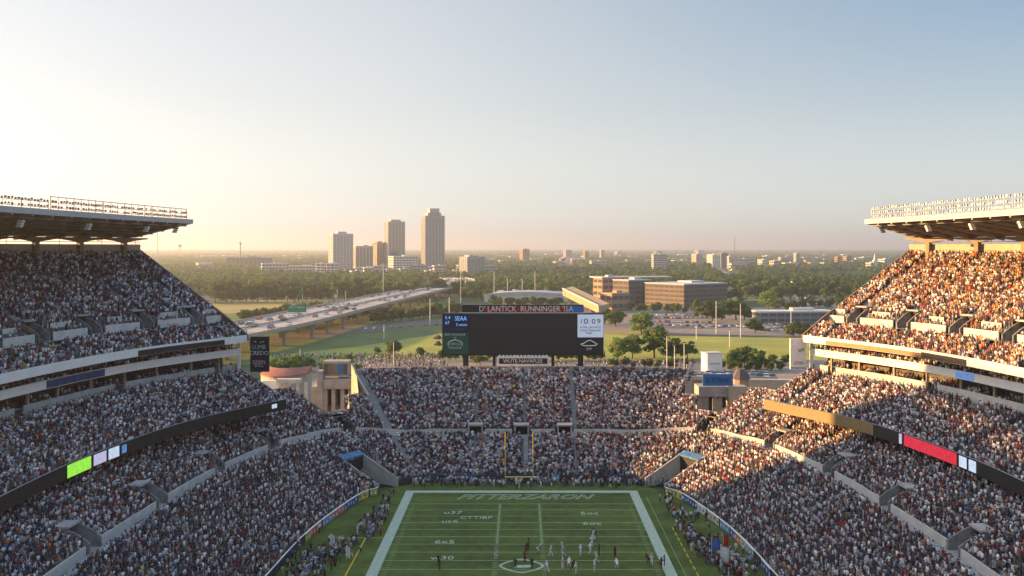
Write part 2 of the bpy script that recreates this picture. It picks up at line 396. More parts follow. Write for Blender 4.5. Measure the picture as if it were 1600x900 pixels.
led = lambda n, c, e: mat(n, c, .4, .35, 1.3, emit=e)
LED = {'green': led('led_green', (.24, .6, .05), .3), 'lilac': led('led_lilac', (.5, .46, .64), .2), 'white': led('led_white', (.5, .58, .72), .22),
       'blue': led('led_blue', (.1, .22, .5), .18), 'red': led('led_red', (.55, .025, .05), .22), 'navy': mat('navy_banner', (.035, .05, .16), .6, .5, .9),
       'tan': mat('bronze_fascia', (.22, .15, .07), .5, .15, .4)}
SIDE = {}
def side_stand(sg):
    C = Curve(FPTS, flip=sg if sg < 0 else 1) if False else Curve(FPTS)
    if sg > 0: C.p = C.p*[-1, 1]+[1.6, 0]; C.n = C.n*[-1, 1]
    L = np.concatenate([[0], np.cumsum(np.linalg.norm(np.diff(C.p, axis=0), axis=1))]); L = L-L[-1]
    lab = ('tall three-tiered side stand on the left, its crowd and suites in shade' if sg < 0 else 'tall three-tiered side stand on the right, warmed by low sunlight')
    S = thing('side_stand', lab, 'grandstand', group='covered side stands'); SIDE[sg] = (S, C, L)
    ais = aisle_mask(L+6, 13.0, .5)
    every = np.ones(C.k, bool)
    # middle tier
    NM = 17; tr = 13.8/NM; offs = [.3+tr*r for r in range(NM+1)]; zs = [19.3+.45*tr*r for r in range(NM)]
    mb = MB(); tier(mb, C, offs, zs, [every]*NM, ais); mb.build('seating_tier', [M['seat'], M['step']], S)
    for r in range(NM-1): seat_row(C.at(offs[r]+.4), zs[r], C.n, every & ~ais, zone=3)
    mb = MB(); wall(mb, C, 0, 17.9, 20.15, .3, None, 0, 1); mb.build('fascia', [M['black_panel'], M['grey_steel']], S)
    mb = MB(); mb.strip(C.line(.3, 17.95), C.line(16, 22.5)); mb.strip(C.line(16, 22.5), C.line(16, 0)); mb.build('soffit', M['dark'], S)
    # wall behind the middle tier, broken at stairs
    zb = 25.75; gap = aisle_mask(L+6, 26.0, .9)
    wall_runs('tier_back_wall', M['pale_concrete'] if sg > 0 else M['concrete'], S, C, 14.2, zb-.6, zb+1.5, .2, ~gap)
    # two open suite levels
    mb = MB(); mb.strip(C.line(14.2, zb), C.line(23, zb+.3)); mb.strip(C.line(13.6, 29.35), C.line(23, 29.35)); mb.strip(C.line(12, 32.6), C.line(23, 32.6)); mb.strip(C.line(12, 32.45), C.line(12, 32.6))
    mb.strip(C.line(13.6, 29.8), C.line(15.0, 29.8)); mb.build('suite_floor', M['tan_steel'], S)
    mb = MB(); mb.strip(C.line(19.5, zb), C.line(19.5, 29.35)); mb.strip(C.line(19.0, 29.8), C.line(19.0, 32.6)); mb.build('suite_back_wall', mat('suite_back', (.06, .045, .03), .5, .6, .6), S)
    mb = MB(); wall(mb, C, 13.4, 29.3, 30.85, .25); mb.build('suite_band', M['white_paint'], S)
    fas = M['white_paint']
    mb = MB(); wall(mb, C, 11.3, 32.35, 33.95, .3); mb.build('fascia', fas, S)
    for k in range(2, 34):
        i = int(np.argmin(abs(L+4.2*k-3)))
        if k % 2 == 0:
            O, t, n = frame_at(C, i, 14.6); mb = MB(); mb.box((O.x, O.y, (zb+29.3)/2), (.4, .4, 29.3-zb), math.atan2(t.y, t.x)); mb.box((O.x-n.x*.2, O.y-n.y*.2, (30.8+32.5)/2), (.16, .2, 1.7), math.atan2(t.y, t.x)); mb.build('suite_column', M['tan_steel'], S)
    mb = MB()                                                    # counters and rails on the lower suite level
    for o, z, m in ((15.2, zb+1.0, 0), (16.3, zb+1.35, 1)):
        wall(mb, C, o, z-.25, z, .08, ~aisle_mask(L, 9.0, .8), m)
    mb.build('suite_rail', [M['grey_steel'], M['rail']], S)
    for r, (o, z) in enumerate(((14.9, zb+.3), (16.6, zb+.4), (17.8, zb+.6))):
        seat_row(C.at(o), z, C.n, ~aisle_mask(L, 9.0, 1.4), spacing=1.25 if sg < 0 else .8, zone=5)
    for r, (o, z) in enumerate(((14.1, 29.8), (15.0, 30.05), (15.9, 30.3), (16.8, 30.5))):
        seat_row(C.at(o), z, C.n, every, spacing=.72, zone=5)
    # upper tier: short front bank, wall, steep rear bank
    NU = 7; tu = 6.0/NU; offs = [11.7+tu*r for r in range(NU+1)]; zs = [33.1+.6*tu*r for r in range(NU)]
    mb = MB(); tier(mb, C, offs, zs, [every]*NU, ais); mb.build('seating_tier', [M['seat'], M['step']], S)
    for r in range(NU-1): seat_row(C.at(offs[r]+.4), zs[r], C.n, every & ~ais, zone=4)
    zw = 36.7; ow = 17.7
    mb = MB(); mb.strip(C.line(ow, zw), C.line(ow+1.3, zw)); mb.build('cross_aisle', M['step'], S)
    vi = []
    for k in range(12):
        i = int(np.argmin(abs(L+7.5+12.6*k)))
        if C.p[i][1] > 80: vi.append(i)
    vc = cut(C, L, vi, 1.9)
    wall_runs('cross_aisle_wall', M['pale_concrete'], S, C, ow+1.3, zw-.05, zw+1.6, .25, ~vc)
    o2 = ow+1.55; NR = 31; t2 = (44.8-o2)/NR; z2 = zw+1.15; s2 = (52.0-z2)/(44.8-o2)
    offs = [o2+t2*r for r in range(NR+1)]; zs = [z2+s2*t2*r for r in range(NR)]
    keep = [every & ~(vc & (o-o2 < 4.4)) for o in offs[:-1]]
    # the near walkway strip just above the wall is thinly filled
    mb = MB(); tier(mb, C, offs, zs, keep, ais); mb.build('seating_tier', [M['seat'], M['step']], S)
    for r in range(NR):
        if r == 1: continue
        seat_row(C.at(offs[r]+.4), zs[r], C.n, keep[r] & ~ais, zone=4, spacing=.53 if r > 2 else 1.3)
    for i in vi: vomitory(C, i, ow+1.2, zw, 4.4, s2, .9, S, half=1.35, up=.7)
    wall_runs('walkway_rail_wall', M['pale_concrete'], S, C, offs[2]+.05, zs[2]-.2, zs[2]+.95, .12, ~cut(C, L, vi, 4.0))
    zt = 53.3
    mb = MB(); wall(mb, C, 44.9, zt-1.8, zt+1.35, .35); mb.build('top_wall', M['beige_concrete'], S)
    mb = MB(); wall(mb, C, 45.4, 0, zt-.4, .3); mb.build('rear_wall', M['tan_steel'], S)
    # closed gable and raking parapet at the far end
    i = C.k-1; O, t, n = frame_at(C, i, 0); t = Vector((C.n[i][1], -C.n[i][0], 0)); t = t if t.y > 0 else -t
    at = lambda a, d, z: tuple(O+t*a+n*d+Vector((0, 0, z)))
    prof = [(11.4, 32.5), (45.4, 0), (45.4, zt+.9), (o2, z2+.2), (ow, zw+.2), (11.4, 33.6)]
    mb = MB(); low = [(19, 0), (45.5, 0), (45.5, 53.3), (17.7, 36.7), (11.5, 33.0), (11.5, 32.4), (19, 32.4)]
    mb.poly([at(.05, d, z) for d, z in low]); mb.poly([at(.35, d, z) for d, z in reversed(low)])
    mb.build('gable_wall', M['tan_steel'], S)
    mb = MB()
    line = [(11.3, 33.95), (17.7, 37.9), (45.2, 53.2)]
    for (d0, z0), (d1, z1) in zip(line, line[1:]):
        mb.hexa([at(.02, d0, z0-1.2), at(.5, d0, z0-1.2), at(.5, d1, z1-1.2), at(.02, d1, z1-1.2), at(.02, d0, z0+.1), at(.5, d0, z0+.1), at(.5, d1, z1+.1), at(.02, d1, z1+.1)])
    mb.build('end_parapet', mat('end_parapet', (.13, .1, .09), .6, .2), S)
    mb = MB()
    for (d0, z0), (d1, z1) in (((0, 20.2), (14.2, 26.7)),):
        mb.hexa([at(.02, d0, z0-1.1), at(.3, d0, z0-1.1), at(.3, d1, z1-1.1), at(.02, d1, z1-1.1), at(.02, d0, z0), at(.3, d0, z0), at(.3, d1, z1), at(.02, d1, z1)])
    mb.build('end_parapet', M['concrete'], S)
    O4, _, _ = frame_at(C, i, 13.7); mb = MB(); mb.box((O4.x, O4.y, 29.5), (.6, .6, 8.2)); mb.build('suite_column', M['white_paint'], S)
    # hanging sign at the end of the suite levels
    return S, C, L
for sg in (-1, 1): side_stand(sg)

# ---- fascia screens and banners (parts of the stands)
def on(sg, o, z0, z1, px0, px1, key, name='led_board'):
    S, C, L = SIDE[sg]; led_strip(C, o, z0, z1, px0, px1, LED[key] if isinstance(key, str) else key, name, S)
on(-1, 0, 18.0, 20.0, 107, 144, 'green'); on(-1, 0, 18.1, 19.9, 146, 166, 'lilac'); on(-1, 0, 18.1, 19.9, 168, 186, 'white'); on(-1, 0, 18.3, 19.7, 191, 199, 'blue')
on(-1, 0, 18.7, 19.6, 426, 432, 'white')
on(1, 0, 18.0, 20.0, 1412, 1496, 'red'); on(1, 0, 18.1, 19.9, 1498, 1511, 'white'); on(1, 0, 18.1, 19.9, 1513, 1526, 'white'); on(1, 0, 18.1, 19.9, 1405, 1411, 'lilac')
on(1, 0, 17.95, 20.1, 1188, 1366, 'tan', 'fascia_cladding')
on(-1, 13.4, 29.4, 30.75, 74, 164, 'navy', 'banner'); on(1, 13.4, 29.4, 30.75, 1494, 1524, 'blue', 'banner')
on(-1, 11.3, 32.4, 33.5, 214, 350, M['black_panel'], 'banner')
on(1, 11.3, 32.4, 33.3, 1290, 1440, 'tan', 'banner'); on(1, 11.3, 32.4, 33.5, 1440, 1512, M['black_panel'], 'banner')

# ---- roofs
RF = [(-82, 70), (-83.2, 120), (-83.2, 150), (-82.4, 176), (-80.4, 205), (-78, 228)]
ROOF = {}
for sg in (-1, 1):
    S, C, L = SIDE[sg]
    fr = spline(RF, 3.0); fr[:, 0] *= -sg
    if sg > 0: fr[:, 0] += 3.5
    back = C.at(46.5); sel = np.linspace(int(C.k*.12), C.k-1, len(fr)).astype(int)
    back = back[sel]; back[-1] = back[-1]; zf, zb = 59.6, 56.3
    ROOF[sg] = (fr, back)
    mb = MB(); n = len(fr)
    P = lambda q, z: (q[0], q[1], z)
    for i in range(n-1):
        a0, a1, b0, b1 = fr[i], fr[i+1], back[i], back[i+1]
        mb.quad(P(a0, zf+.75), P(a1, zf+.75), P(b1, zb+.75), P(b0, zb+.75), 0)         # deck
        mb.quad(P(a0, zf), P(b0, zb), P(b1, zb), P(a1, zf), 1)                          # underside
        mb.quad(P(b0, zb), P(b0, zb+.75), P(b1, zb+.75), P(b1, zb), 1)
    for q0, q1 in ((fr[-1], back[-1]), (fr[0], back[0])):
        mb.quad(P(q0, zf), P(q1, zb), P(q1, zb+.75), P(q0, zf+.75), 2)
    roof = mb.build('roof', [M['grey_steel'], M['roof_under'], M['tan_steel']], S)
    mb = MB()
    for i in range(n-1):
        a0, a1 = fr[i], fr[i+1]; o = np.array([-sg*.0, 0])
        mb.hexa([(a0[0], a0[1], zf-.1), (a1[0], a1[1], zf-.1), (a1[0]+sg*.35, a1[1], zf-.1), (a0[0]+sg*.35, a0[1], zf-.1), (a0[0], a0[1], zf+.95), (a1[0], a1[1], zf+.95), (a1[0]+sg*.35, a1[1], zf+.95), (a0[0]+sg*.35, a0[1], zf+.95)])
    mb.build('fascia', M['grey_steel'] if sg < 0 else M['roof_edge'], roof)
    for i in range(0, n-1, 2):                                                          # cross beams under the roof
        a, b = fr[i], back[i]; mb = MB()
        d = np.array([b[1]-a[1], a[0]-b[0]]); d = d/np.linalg.norm(d)*.18
        mb.hexa([(a[0]-d[0], a[1]-d[1], zf-.45), (a[0]+d[0], a[1]+d[1], zf-.45), (b[0]+d[0], b[1]+d[1], zb-.9), (b[0]-d[0], b[1]-d[1], zb-.9), (a[0]-d[0], a[1]-d[1], zf+.02), (a[0]+d[0], a[1]+d[1], zf+.02), (b[0]+d[0], b[1]+d[1], zb+.02), (b[0]-d[0], b[1]-d[1], zb+.02)])
        mb.build('beam', M['tan_steel'], roof)
    for f in (.12, .3, .5, .7, .88):                                                    # purlins
        mb = MB(); zz = zf+(zb-zf)*f-.14
        for i in range(n-1):
            p, q = fr[i]*(1-f)+back[i]*f, fr[i+1]*(1-f)+back[i+1]*f
            mb.tube((p[0], p[1], zz), (q[0], q[1], zz), .12 if f > .2 else .2, n=4)
        mb.build('purlin', M['tan_steel'] if f > .2 else M['grey_steel'], roof)
    # rear columns with arms
    pxs = (192, 124, 54, -20, -105, -200) if sg < 0 else (1452, 1526, 1598, 1675, 1760, 1860)
    for px in pxs:
        i = C.station(44.4, px); O, t, nn = frame_at(C, i, 44.4); mb = MB()
        zr = 56.2
        mb.hexa([tuple(O+t*a*.45+nn*b*.45+Vector((0, 0, 50.5))) for a, b in ((-1, -1), (1, -1), (1, 1), (-1, 1))]+[tuple(O+t*a*.55+nn*b*.55+Vector((0, 0, 55.2))) for a, b in ((-1, -1), (1, -1), (1, 1), (-1, 1))])
        for s in (-1, 1):
            for k in range(5):
                x0, x1 = s*6.9*k/5, s*6.9*(k+1)/5; z0, z1 = 54.75+1.15*(k/5)**.55, 54.75+1.15*((k+1)/5)**.55
                mb.hexa([tuple(O+t*x0-nn*.3+Vector((0, 0, z0))), tuple(O+t*x1-nn*.3+Vector((0, 0, z1))), tuple(O+t*x1+nn*.3+Vector((0, 0, z1))), tuple(O+t*x0+nn*.3+Vector((0, 0, z0))),
                         tuple(O+t*x0-nn*.3+Vector((0, 0, zr))), tuple(O+t*x1-nn*.3+Vector((0, 0, zr))), tuple(O+t*x1+nn*.3+Vector((0, 0, zr))), tuple(O+t*x0+nn*.3+Vector((0, 0, zr)))])
        mb.build('roof_column', M['brown_steel'], S)
    mb = MB()
    q = C.line(45.0, 55.2); mb_pts = [q[k] for k in range(0, C.k, 6)]+[q[-1]]
    for a, b in zip(mb_pts, mb_pts[1:]): mb.tube(a, b, .07, n=4)
    for a in mb_pts[::2]: mb.tube((a[0], a[1], 54.2), (a[0], a[1], 56.2), .08, n=4)
    mb.build('top_railing', M['tan_steel'], S)
    # loudspeakers hung under the roof edge
    for px in ((278, 240, 147, 57, 243) if sg < 0 else (1374, 1445, 1510, 1575))[:4]:
        cands = fr[:, 0]*0
        j = int(np.argmin(abs(CX+F_PX*fr[:, 0]/fr[:, 1]-px))); a = fr[j]; b = back[j]; p = a*.93+b*.07
        top = zf-.25
        sp = thing('loudspeaker', 'white loudspeaker cluster hung on a bracket under the roof edge of the %s stand' % ('left' if sg < 0 else 'right'), 'loudspeaker', (p[0], p[1], top), 0, 'loudspeakers under the stand roofs')
        mb = MB(); mb.tube((0, 0, .2), (0, 0, -.9), .07, n=5); mb.build('bracket', M['rail'], sp)
        mb = MB(); r = -sg*.35
        for k in range(3):
            mb.hexa([(x*.42-r*k*.5+dx, y*.4, -.85-k*.42+dz) for dz in (-.36, 0) for x, y, dx in ((-1, -1, 0), (1, -1, 0), (1, 1, 0), (-1, 1, 0))])
        mb.build('speaker_box', M['white_paint'] if px not in (278, 1374) else M['black_panel'], sp)
    # lamp racks standing on the roof edge
    spans = ((226.5, 210), (209.6, 189.4), (189, 170.3), (169.5, 152.4), (152, 134.3), (133.9, 116))
    for kk, (y1, y0) in enumerate(spans):
        gp = lambda y: np.array([np.interp(y, fr[:, 1], fr[:, 0])+sg*.9, y])
        pos = ('at the far corner', 'second from the far corner', 'third from the far corner', 'fourth from the far corner', 'fifth from the far corner', 'sixth from the far corner')[kk]
        rack = thing('lamp_rack', 'open steel rack of small floodlamps on the %s roof edge, %s' % ('left' if sg < 0 else 'right', pos), 'floodlights', (*gp(y0), zf+.75), 0, 'lamp racks on the stand roofs')
        o = gp(y0); mb = MB(); full = kk in (0, 1, 2, 4, 5) ; hts = (.55, 1.5, 2.55) if full or sg > 0 else (.55, 1.5)
        nseg = max(3, int((y1-y0)/2.6))
        for k in range(nseg+1):
            q = gp(y0+(y1-y0)*k/nseg)-o; mb.tube((q[0], q[1], 0), (q[0], q[1], hts[-1]+.15), .06 if k % 3 else .1, n=4)
        for h in hts:
            for k in range(nseg):
                q, r = gp(y0+(y1-y0)*k/nseg)-o, gp(y0+(y1-y0)*(k+1)/nseg)-o; mb.tube((q[0], q[1], h), (r[0], r[1], h), .07 if h > 2 else .05, n=4)
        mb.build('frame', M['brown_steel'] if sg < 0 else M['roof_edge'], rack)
        nl = int((y1-y0)/.95); lm = None
        for h in hts:
            if h > 2 and sg < 0: continue
            for k in range(nl):
                if rng.random() < .12: continue
                q = gp(y0+(y1-y0)*(k+.5)/nl)-o
                if lm is None:
                    b = MB(); b.box((-sg*.1, 0, .02), (.16, .34, .3)); b.box((-sg*.22, 0, -.02), (.1, .42, .36), 0, 1); b.tube((0, 0, -.3), (0, 0, 0), .05, n=4)
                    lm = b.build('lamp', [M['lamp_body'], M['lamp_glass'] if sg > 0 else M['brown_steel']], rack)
                    lm.location = (q[0], q[1], h+.25)
                else:
                    c = lm.copy(); COL.objects.link(c); c.parent = rack; c.location = (q[0], q[1], h+.25+rng.uniform(-.08, .08)); c.rotation_euler = (0, rng.uniform(-.3, .3), rng.uniform(-.4, .4))
# ================================================================== crowd (one mass)
def person_templates():
    def ring(n, rx, ry, z, cx=0, cy=0, ph=0): return [(cx+rx*math.cos(2*math.pi*i/n+ph), cy+ry*math.sin(2*math.pi*i/n+ph), z) for i in range(n)]
    def loft(V, Q, Cc, rings, c, cap=True):
        n = len(rings[0]); b = len(V)
        for r in rings: V += r; Cc += [c]*n
        for k in range(len(rings)-1):
            for i in range(n):
                j = (i+1) % n; Q.append((b+k*n+i, b+k*n+j, b+(k+1)*n+j, b+(k+1)*n+i))
        if cap and n == 4: Q.append(tuple(b+(len(rings)-1)*n+i for i in range(4)))
        if cap and n == 6:
            t = b+(len(rings)-1)*n; Q.append((t, t+1, t+2, t+3)); Q.append((t, t+3, t+4, t+5))
    def head(V, Q, Cc, z, y, hairc=1):
        loft(V, Q, Cc, [ring(6, .05, .05, z-.06, 0, y), ring(6, .085, .095, z+.03, 0, y+.01), ring(6, .085, .1, z+.13, 0, y+.01)], 0, False)
        loft(V, Q, Cc, [ring(6, .095, .1, z+.09, 0, y-.025), ring(6, .1, .115, z+.16, 0, y-.01), ring(6, .06, .07, z+.235, 0, y-.01)], hairc)
    q = math.pi/4; T = []
    for kind in range(4):
        V, Q, Cc = [], [], []
        if kind == 0:      # seated
            loft(V, Q, Cc, [ring(4, .26, .33, .42, 0, .12, q), ring(4, .25, .31, .6, 0, .12, q)], 3)
            loft(V, Q, Cc, [ring(4, .24, .12, 0, 0, .32, q), ring(4, .24, .12, .5, 0, .32, q)], 3)
            zb, dy = .45, -.05
        else:
            loft(V, Q, Cc, [ring(4, .22, .15, 0, 0, 0, q), ring(4, .25, .18, .85, 0, 0, q)], 3)
            zb, dy = .82, 0
        loft(V, Q, Cc, [ring(6, .19, .13, zb, 0, dy), ring(6, .22, .14, zb+.35, 0, dy), ring(6, .25, .13, zb+.58, 0, dy), ring(6, .1, .08, zb+.68, 0, dy)], 2)
        for s in (-1, 1):
            if kind == 2: pts = [((s*.24, dy, zb+.58), .065), ((s*.32, dy+.08, zb+.85), .055), ((s*.22, dy+.1, zb+1.1), .045)]
            elif kind == 3: pts = [((s*.25, dy, zb+.58), .065), ((s*.28, dy+.12, zb+.32), .055), ((s*.08, dy+.28, zb+.42), .045)]
            else: pts = [((s*.25, dy, zb+.58), .065), ((s*.3, dy+.03, zb+.3), .055), ((s*.25, dy+.2, zb+.08), .045)]
            loft(V, Q, Cc, [ring(4, pts[0][1], pts[0][1], pts[0][0][2], pts[0][0][0], pts[0][0][1]), ring(4, pts[1][1], pts[1][1], pts[1][0][2], pts[1][0][0], pts[1][0][1])], 2, False)
            loft(V, Q, Cc, [ring(4, pts[1][1], pts[1][1], pts[1][0][2], pts[1][0][0], pts[1][0][1]), ring(4, pts[2][1], pts[2][1], pts[2][0][2], pts[2][0][0], pts[2][0][1])], 0)
        head(V, Q, Cc, zb+.74, dy)
        T.append((np.array(V), np.array(Q), np.array(Cc)))
    return T
TPL = person_templates()
SKIN = np.array([(.42, .25, .17), (.5, .31, .22), (.33, .18, .11), (.16, .08, .05), (.08, .04, .028), (.45, .27, .19)])
HAIR = np.array([(.012, .01, .009), (.02, .014, .01), (.05, .028, .015), (.16, .1, .05), (.6, .6, .6), (.25, .02, .02), (.03, .04, .1), (.015, .013, .012)])
SHIRT = np.array([(.66, .67, .73), (.52, .53, .6), (.72, .74, .8), (.36, .37, .43), (.21, .225, .27), (.05, .053, .07), (.035, .035, .042), (.06, .066, .1), (.055, .066, .125), (.1, .015, .025),
                  (.16, .02, .03), (.29, .04, .04), (.46, .16, .05), (.08, .14, .28), (.3, .36, .46), (.36, .26, .18), (.06, .05, .05), (.02, .05, .04), (.5, .25, .26), (.5, .42, .12)])
SW = np.array([12, 11, 7, 12, 10, 8, 7, 10, 7, 5, 3.4, 2.0, 1.1, 1.4, 6, 4, 6, 1.5, 1.6, .3])
PANT = np.array([(.05, .06, .1), (.03, .03, .035), (.09, .1, .15), (.2, .17, .12), (.1, .1, .11), (.35, .34, .33)])
def crowd_mesh(arr, shade=1.0):
    VV, QQ, CC = [], [], []; base = 0
    hole = np.sin(arr[:, 0]*.83+arr[:, 2]*1.9)*np.sin(arr[:, 1]*.71-arr[:, 2]*1.3); arr = arr[~((hole > .86) & (rng.random(len(arr)) < .55) & (arr[:, 4] < 6))]
    kinds = rng.choice(4, len(arr), p=[.42, .36, .06, .16])
    for k in range(4):
        a = arr[kinds == k]; n = len(a)
        if n == 0: continue
        V, Q, Cc = TPL[k]; sc = rng.normal(1.0, .06, n)[:, None]
        th = a[:, 3]-math.pi/2+rng.normal(0, .3, n); c, s = np.cos(th)[:, None], np.sin(th)[:, None]
        wd = rng.normal(1.05, .08, n)[:, None]
        x, y = V[:, 0]*sc*wd, V[:, 1]*sc*wd
        P = np.stack([a[:, 0:1]+x*c-y*s, a[:, 1:2]+x*s+y*c, a[:, 2:3]+V[:, 2]*sc], 2)
        w = SW/SW.sum(); sh = SHIRT[rng.choice(len(SHIRT), n, p=w)]
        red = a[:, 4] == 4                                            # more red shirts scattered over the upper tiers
        cl = np.sin(a[:, 0]*.31+a[:, 2])*np.sin(a[:, 1]*.27+1.7*a[:, 2])
        k2 = (red & (rng.random(n) < .02)) | ((cl > .8) & (rng.random(n) < .22)); sh = np.where(k2[:, None], SHIRT[11], sh)
        k3 = red & (a[:, 0] > 0) & (rng.random(n) < .22); sh = np.where(k3[:, None], np.array([(.5, .26, .1), (.48, .34, .2), (.42, .17, .07)])[rng.integers(0, 3, n)], sh)  # warm sunlight on the right upper tier put into orange and tan shirts
        sh = np.clip(sh*rng.uniform(.75, 1.2, (n, 1)), 0, .82)
        pal = np.stack([SKIN[rng.integers(0, len(SKIN), n)], HAIR[rng.choice(len(HAIR), n, p=[.24, .16, .16, .1, .1, .06, .06, .12])], sh, PANT[rng.integers(0, len(PANT), n)]], 1)
        col = pal[:, Cc, :]
        VV.append(P.reshape(-1, 3)); CC.append(col.reshape(-1, 3)); QQ.append((Q[None]+(np.arange(n)*len(V))[:, None, None]+base).reshape(-1, 4)); base += n*len(V)
    return np.vstack(VV), np.vstack(QQ), np.vstack(CC)
def big_mesh(name, V, Q, attr, Cc, material):
    me = bpy.data.meshes.new(name); me.vertices.add(len(V)); me.vertices.foreach_set('co', V.astype(np.float32).ravel())
    k = Q.shape[1]; me.loops.add(Q.size); me.loops.foreach_set('vertex_index', Q.astype(np.int32).ravel())
    me.polygons.add(len(Q)); me.polygons.foreach_set('loop_start', np.arange(0, Q.size, k, dtype=np.int32))
    me.update(calc_edges=True)
    a = me.attributes.new(attr, 'FLOAT_COLOR', 'POINT'); a.data.foreach_set('color', np.hstack([Cc, np.ones((len(Cc), 1))]).astype(np.float32).ravel())
    me.materials.append(material); return me
CR = np.array(CROWD)
px = CX+F_PX*CR[:, 0]/CR[:, 1]; py = CY+F_PX*(H-CR[:, 2])/CR[:, 1]
CR = CR[(px > -430) & (px < 2030) & (py < 1090)]
print('crowd', len(CR))
# ================================================================== pitch
def sheet(name, pts, z, m, kind='structure'):
    mb = MB(); mb.poly([(p[0], p[1], z) for p in pts]); return tag(mb.build(name, m), kind=kind)
def gpoly(name, pix, z, m): return sheet(name, [G(*p) for p in pix], z, m)
edge = W.at(.1); e2 = [tuple(q) for q in edge[::4]]
o = sheet('pitch', e2+[(60, 60), (-60, 60)], 0.0, M['turf'])
XI, XO, YE = 23.7, 25.6, 210.9
mb = MB()
for s in (-1, 1): mb.quad((s*XI, 90, .008), (s*XO, 90, .008), (s*XO, YE+1.9, .008), (s*XI, YE+1.9, .008))
mb.quad((-XI, YE, .008), (XI, YE, .008), (XI, YE+1.9, .008), (-XI, YE+1.9, .008))
tag(mb.build('field_border', M['white_line']), kind='structure')
mb = MB(); k = 0; y = 201.7
while y > 95:
    w = .16 if k else .2
    mb.quad((-XI, y-w, .005), (XI, y-w, .005), (XI, y+w, .005), (-XI, y+w, .005)); y -= 4.572; k += 1
y = 201.7
for i in range(24):
    for j in range(1, 5):
        yy = y-4.572*i-j*.914
        for x in (-22.6, 22.6): mb.quad((x-.4, yy-.09, .005), (x+.4, yy-.09, .005), (x+.4, yy+.09, .005), (x-.4, yy+.09, .005))
for x in (-4.5, 3.7):
    for i in range(118):
        yy = 201.7-i*.914
        if i < 30: mb.quad((x-.14, yy-.9, .006), (x+.14, yy-.9, .006), (x+.14, yy, .006), (x-.14, yy, .006))
        mb.quad((x-.42, yy-.13, .0065), (x+.42, yy-.13, .0065), (x+.42, yy+.13, .0065), (x-.42, yy+.13, .0065))
tag(mb.build('yard_lines', M['thin_line']), kind='structure')
mb = MB()
mb.quad((-29.05, 90, .006), (-28.8, 90, .006), (-28.8, 178, .006), (-29.05, 178, .006)); mb.quad((-34.5, 178, .006), (-25.7, 178, .006), (-25.7, 178.2, .006), (-34.5, 178.2, .006))
for i in range(30): mb.quad((28.9, 90+3.2*i, .006), (29.1, 90+3.2*i, .006), (29.1, 92+3.2*i, .006), (28.9, 92+3.2*i, .006))
tag(mb.build('sideline_marks', M['yellow_line']), kind='structure')
mb = MB(); mb.quad((26.9, 120, .006), (27.05, 120, .006), (27.05, 207, .006), (26.9, 207, .006)); tag(mb.build('sideline_marks', M['thin_line']), kind='structure')

def text(name, s, size, loc, rot, m, parent=None, outline=0, shear=0, xs=1.0, ext=.02, align='CENTER'):
    cu = bpy.data.curves.new('lettering', 'FONT'); cu.body = s; cu.size = size; cu.align_x = align; cu.align_y = 'CENTER'; cu.shear = shear; cu.resolution_u = 2
    if outline: cu.fill_mode = 'NONE'; cu.bevel_depth = outline; cu.bevel_resolution = 0
    else: cu.extrude = ext
    t = bpy.data.objects.new('tmp', cu); TMP.collection.objects.link(t)
    me = bake(t); bpy.data.objects.remove(t); bpy.data.curves.remove(cu)
    if xs != 1.0 or outline:
        co = np.empty(len(me.vertices)*3); me.vertices.foreach_get('co', co); co = co.reshape(-1, 3); co[:, 0] *= xs
        if outline: co[:, 2] = np.clip(co[:, 2], 0, 1)*.05
        me.vertices.foreach_set('co', co.ravel())
    me.materials.clear(); me.materials.append(m); me.name = name
    o = link(name, me, parent); o.location = loc; o.rotation_euler = rot; return o
UP = (math.pi/2, 0, 0)
tag(text('field_lettering', 'PITTERZARON', 5.6, (0.3, 207.3, .012), (0, 0, 0), M['letter_paint'], None, .13, .5, .78), 'large white outlined slanted letters painted across the far end zone', 'lettering')
for k, (s, px, py, sz) in enumerate((('u37', 708, 801, 3.0), ('ut6', 703, 815, 3.0), ('6x5', 695, 847, 3.0), ('w30', 691, 872, 2.8), ('6oc', 921, 802, 3.0), ('6oc', 925, 818, 3.0))):
    x, y = G(px, py)
    lb = ('white figures painted nearest the end zone on the left part of the pitch', 'white figures painted second from the end zone on the left of the pitch', 'white figures painted third from the end zone on the left of the pitch', 'white figures painted on the pitch by the lone player on the left',
          'white figures painted nearest the end zone on the right part of the pitch', 'white figures painted just above the line of players on the right')[k]
    tag(text('field_number', s, sz, (x, y, .012), (0, 0, 0), M['letter_paint'], None, 0, 0, .85), lb, 'field number')
x, y = G(744, 809); tag(text('field_lettering', 'CTTIBP', 2.5, (x, y, .012), (0, 0, 0), M['white_line'], None, 0, 0, .8), 'small bold white word painted beside the left field numbers', 'lettering')
# emblem outline in midfield
x, y = G(815, 884); mb = MB(); ring = []
for i in range(48):
    t = 2*math.pi*i/48; ct, st = math.cos(t), math.sin(t); ring.append((math.copysign(abs(ct)**1.5, ct), math.copysign(abs(st)**1.35, st)))
for a, b in zip(ring, ring[1:]+ring[:1]):
    mb.quad((x+a[0]*3.9, y+a[1]*3.7, .012), (x+b[0]*3.9, y+b[1]*3.7, .012), (x+b[0]*3.35, y+b[1]*3.1, .012), (x+a[0]*3.35, y+a[1]*3.1, .012))
mb.quad((x-1.5, y-1.2, .013), (x+1.4, y-.9, .013), (x+2.0, y+.5, .013), (x-.8, y+.3, .013))
tag(mb.build('field_emblem', M['white_line']), 'white pointed oval emblem painted in the middle of the pitch', 'emblem')

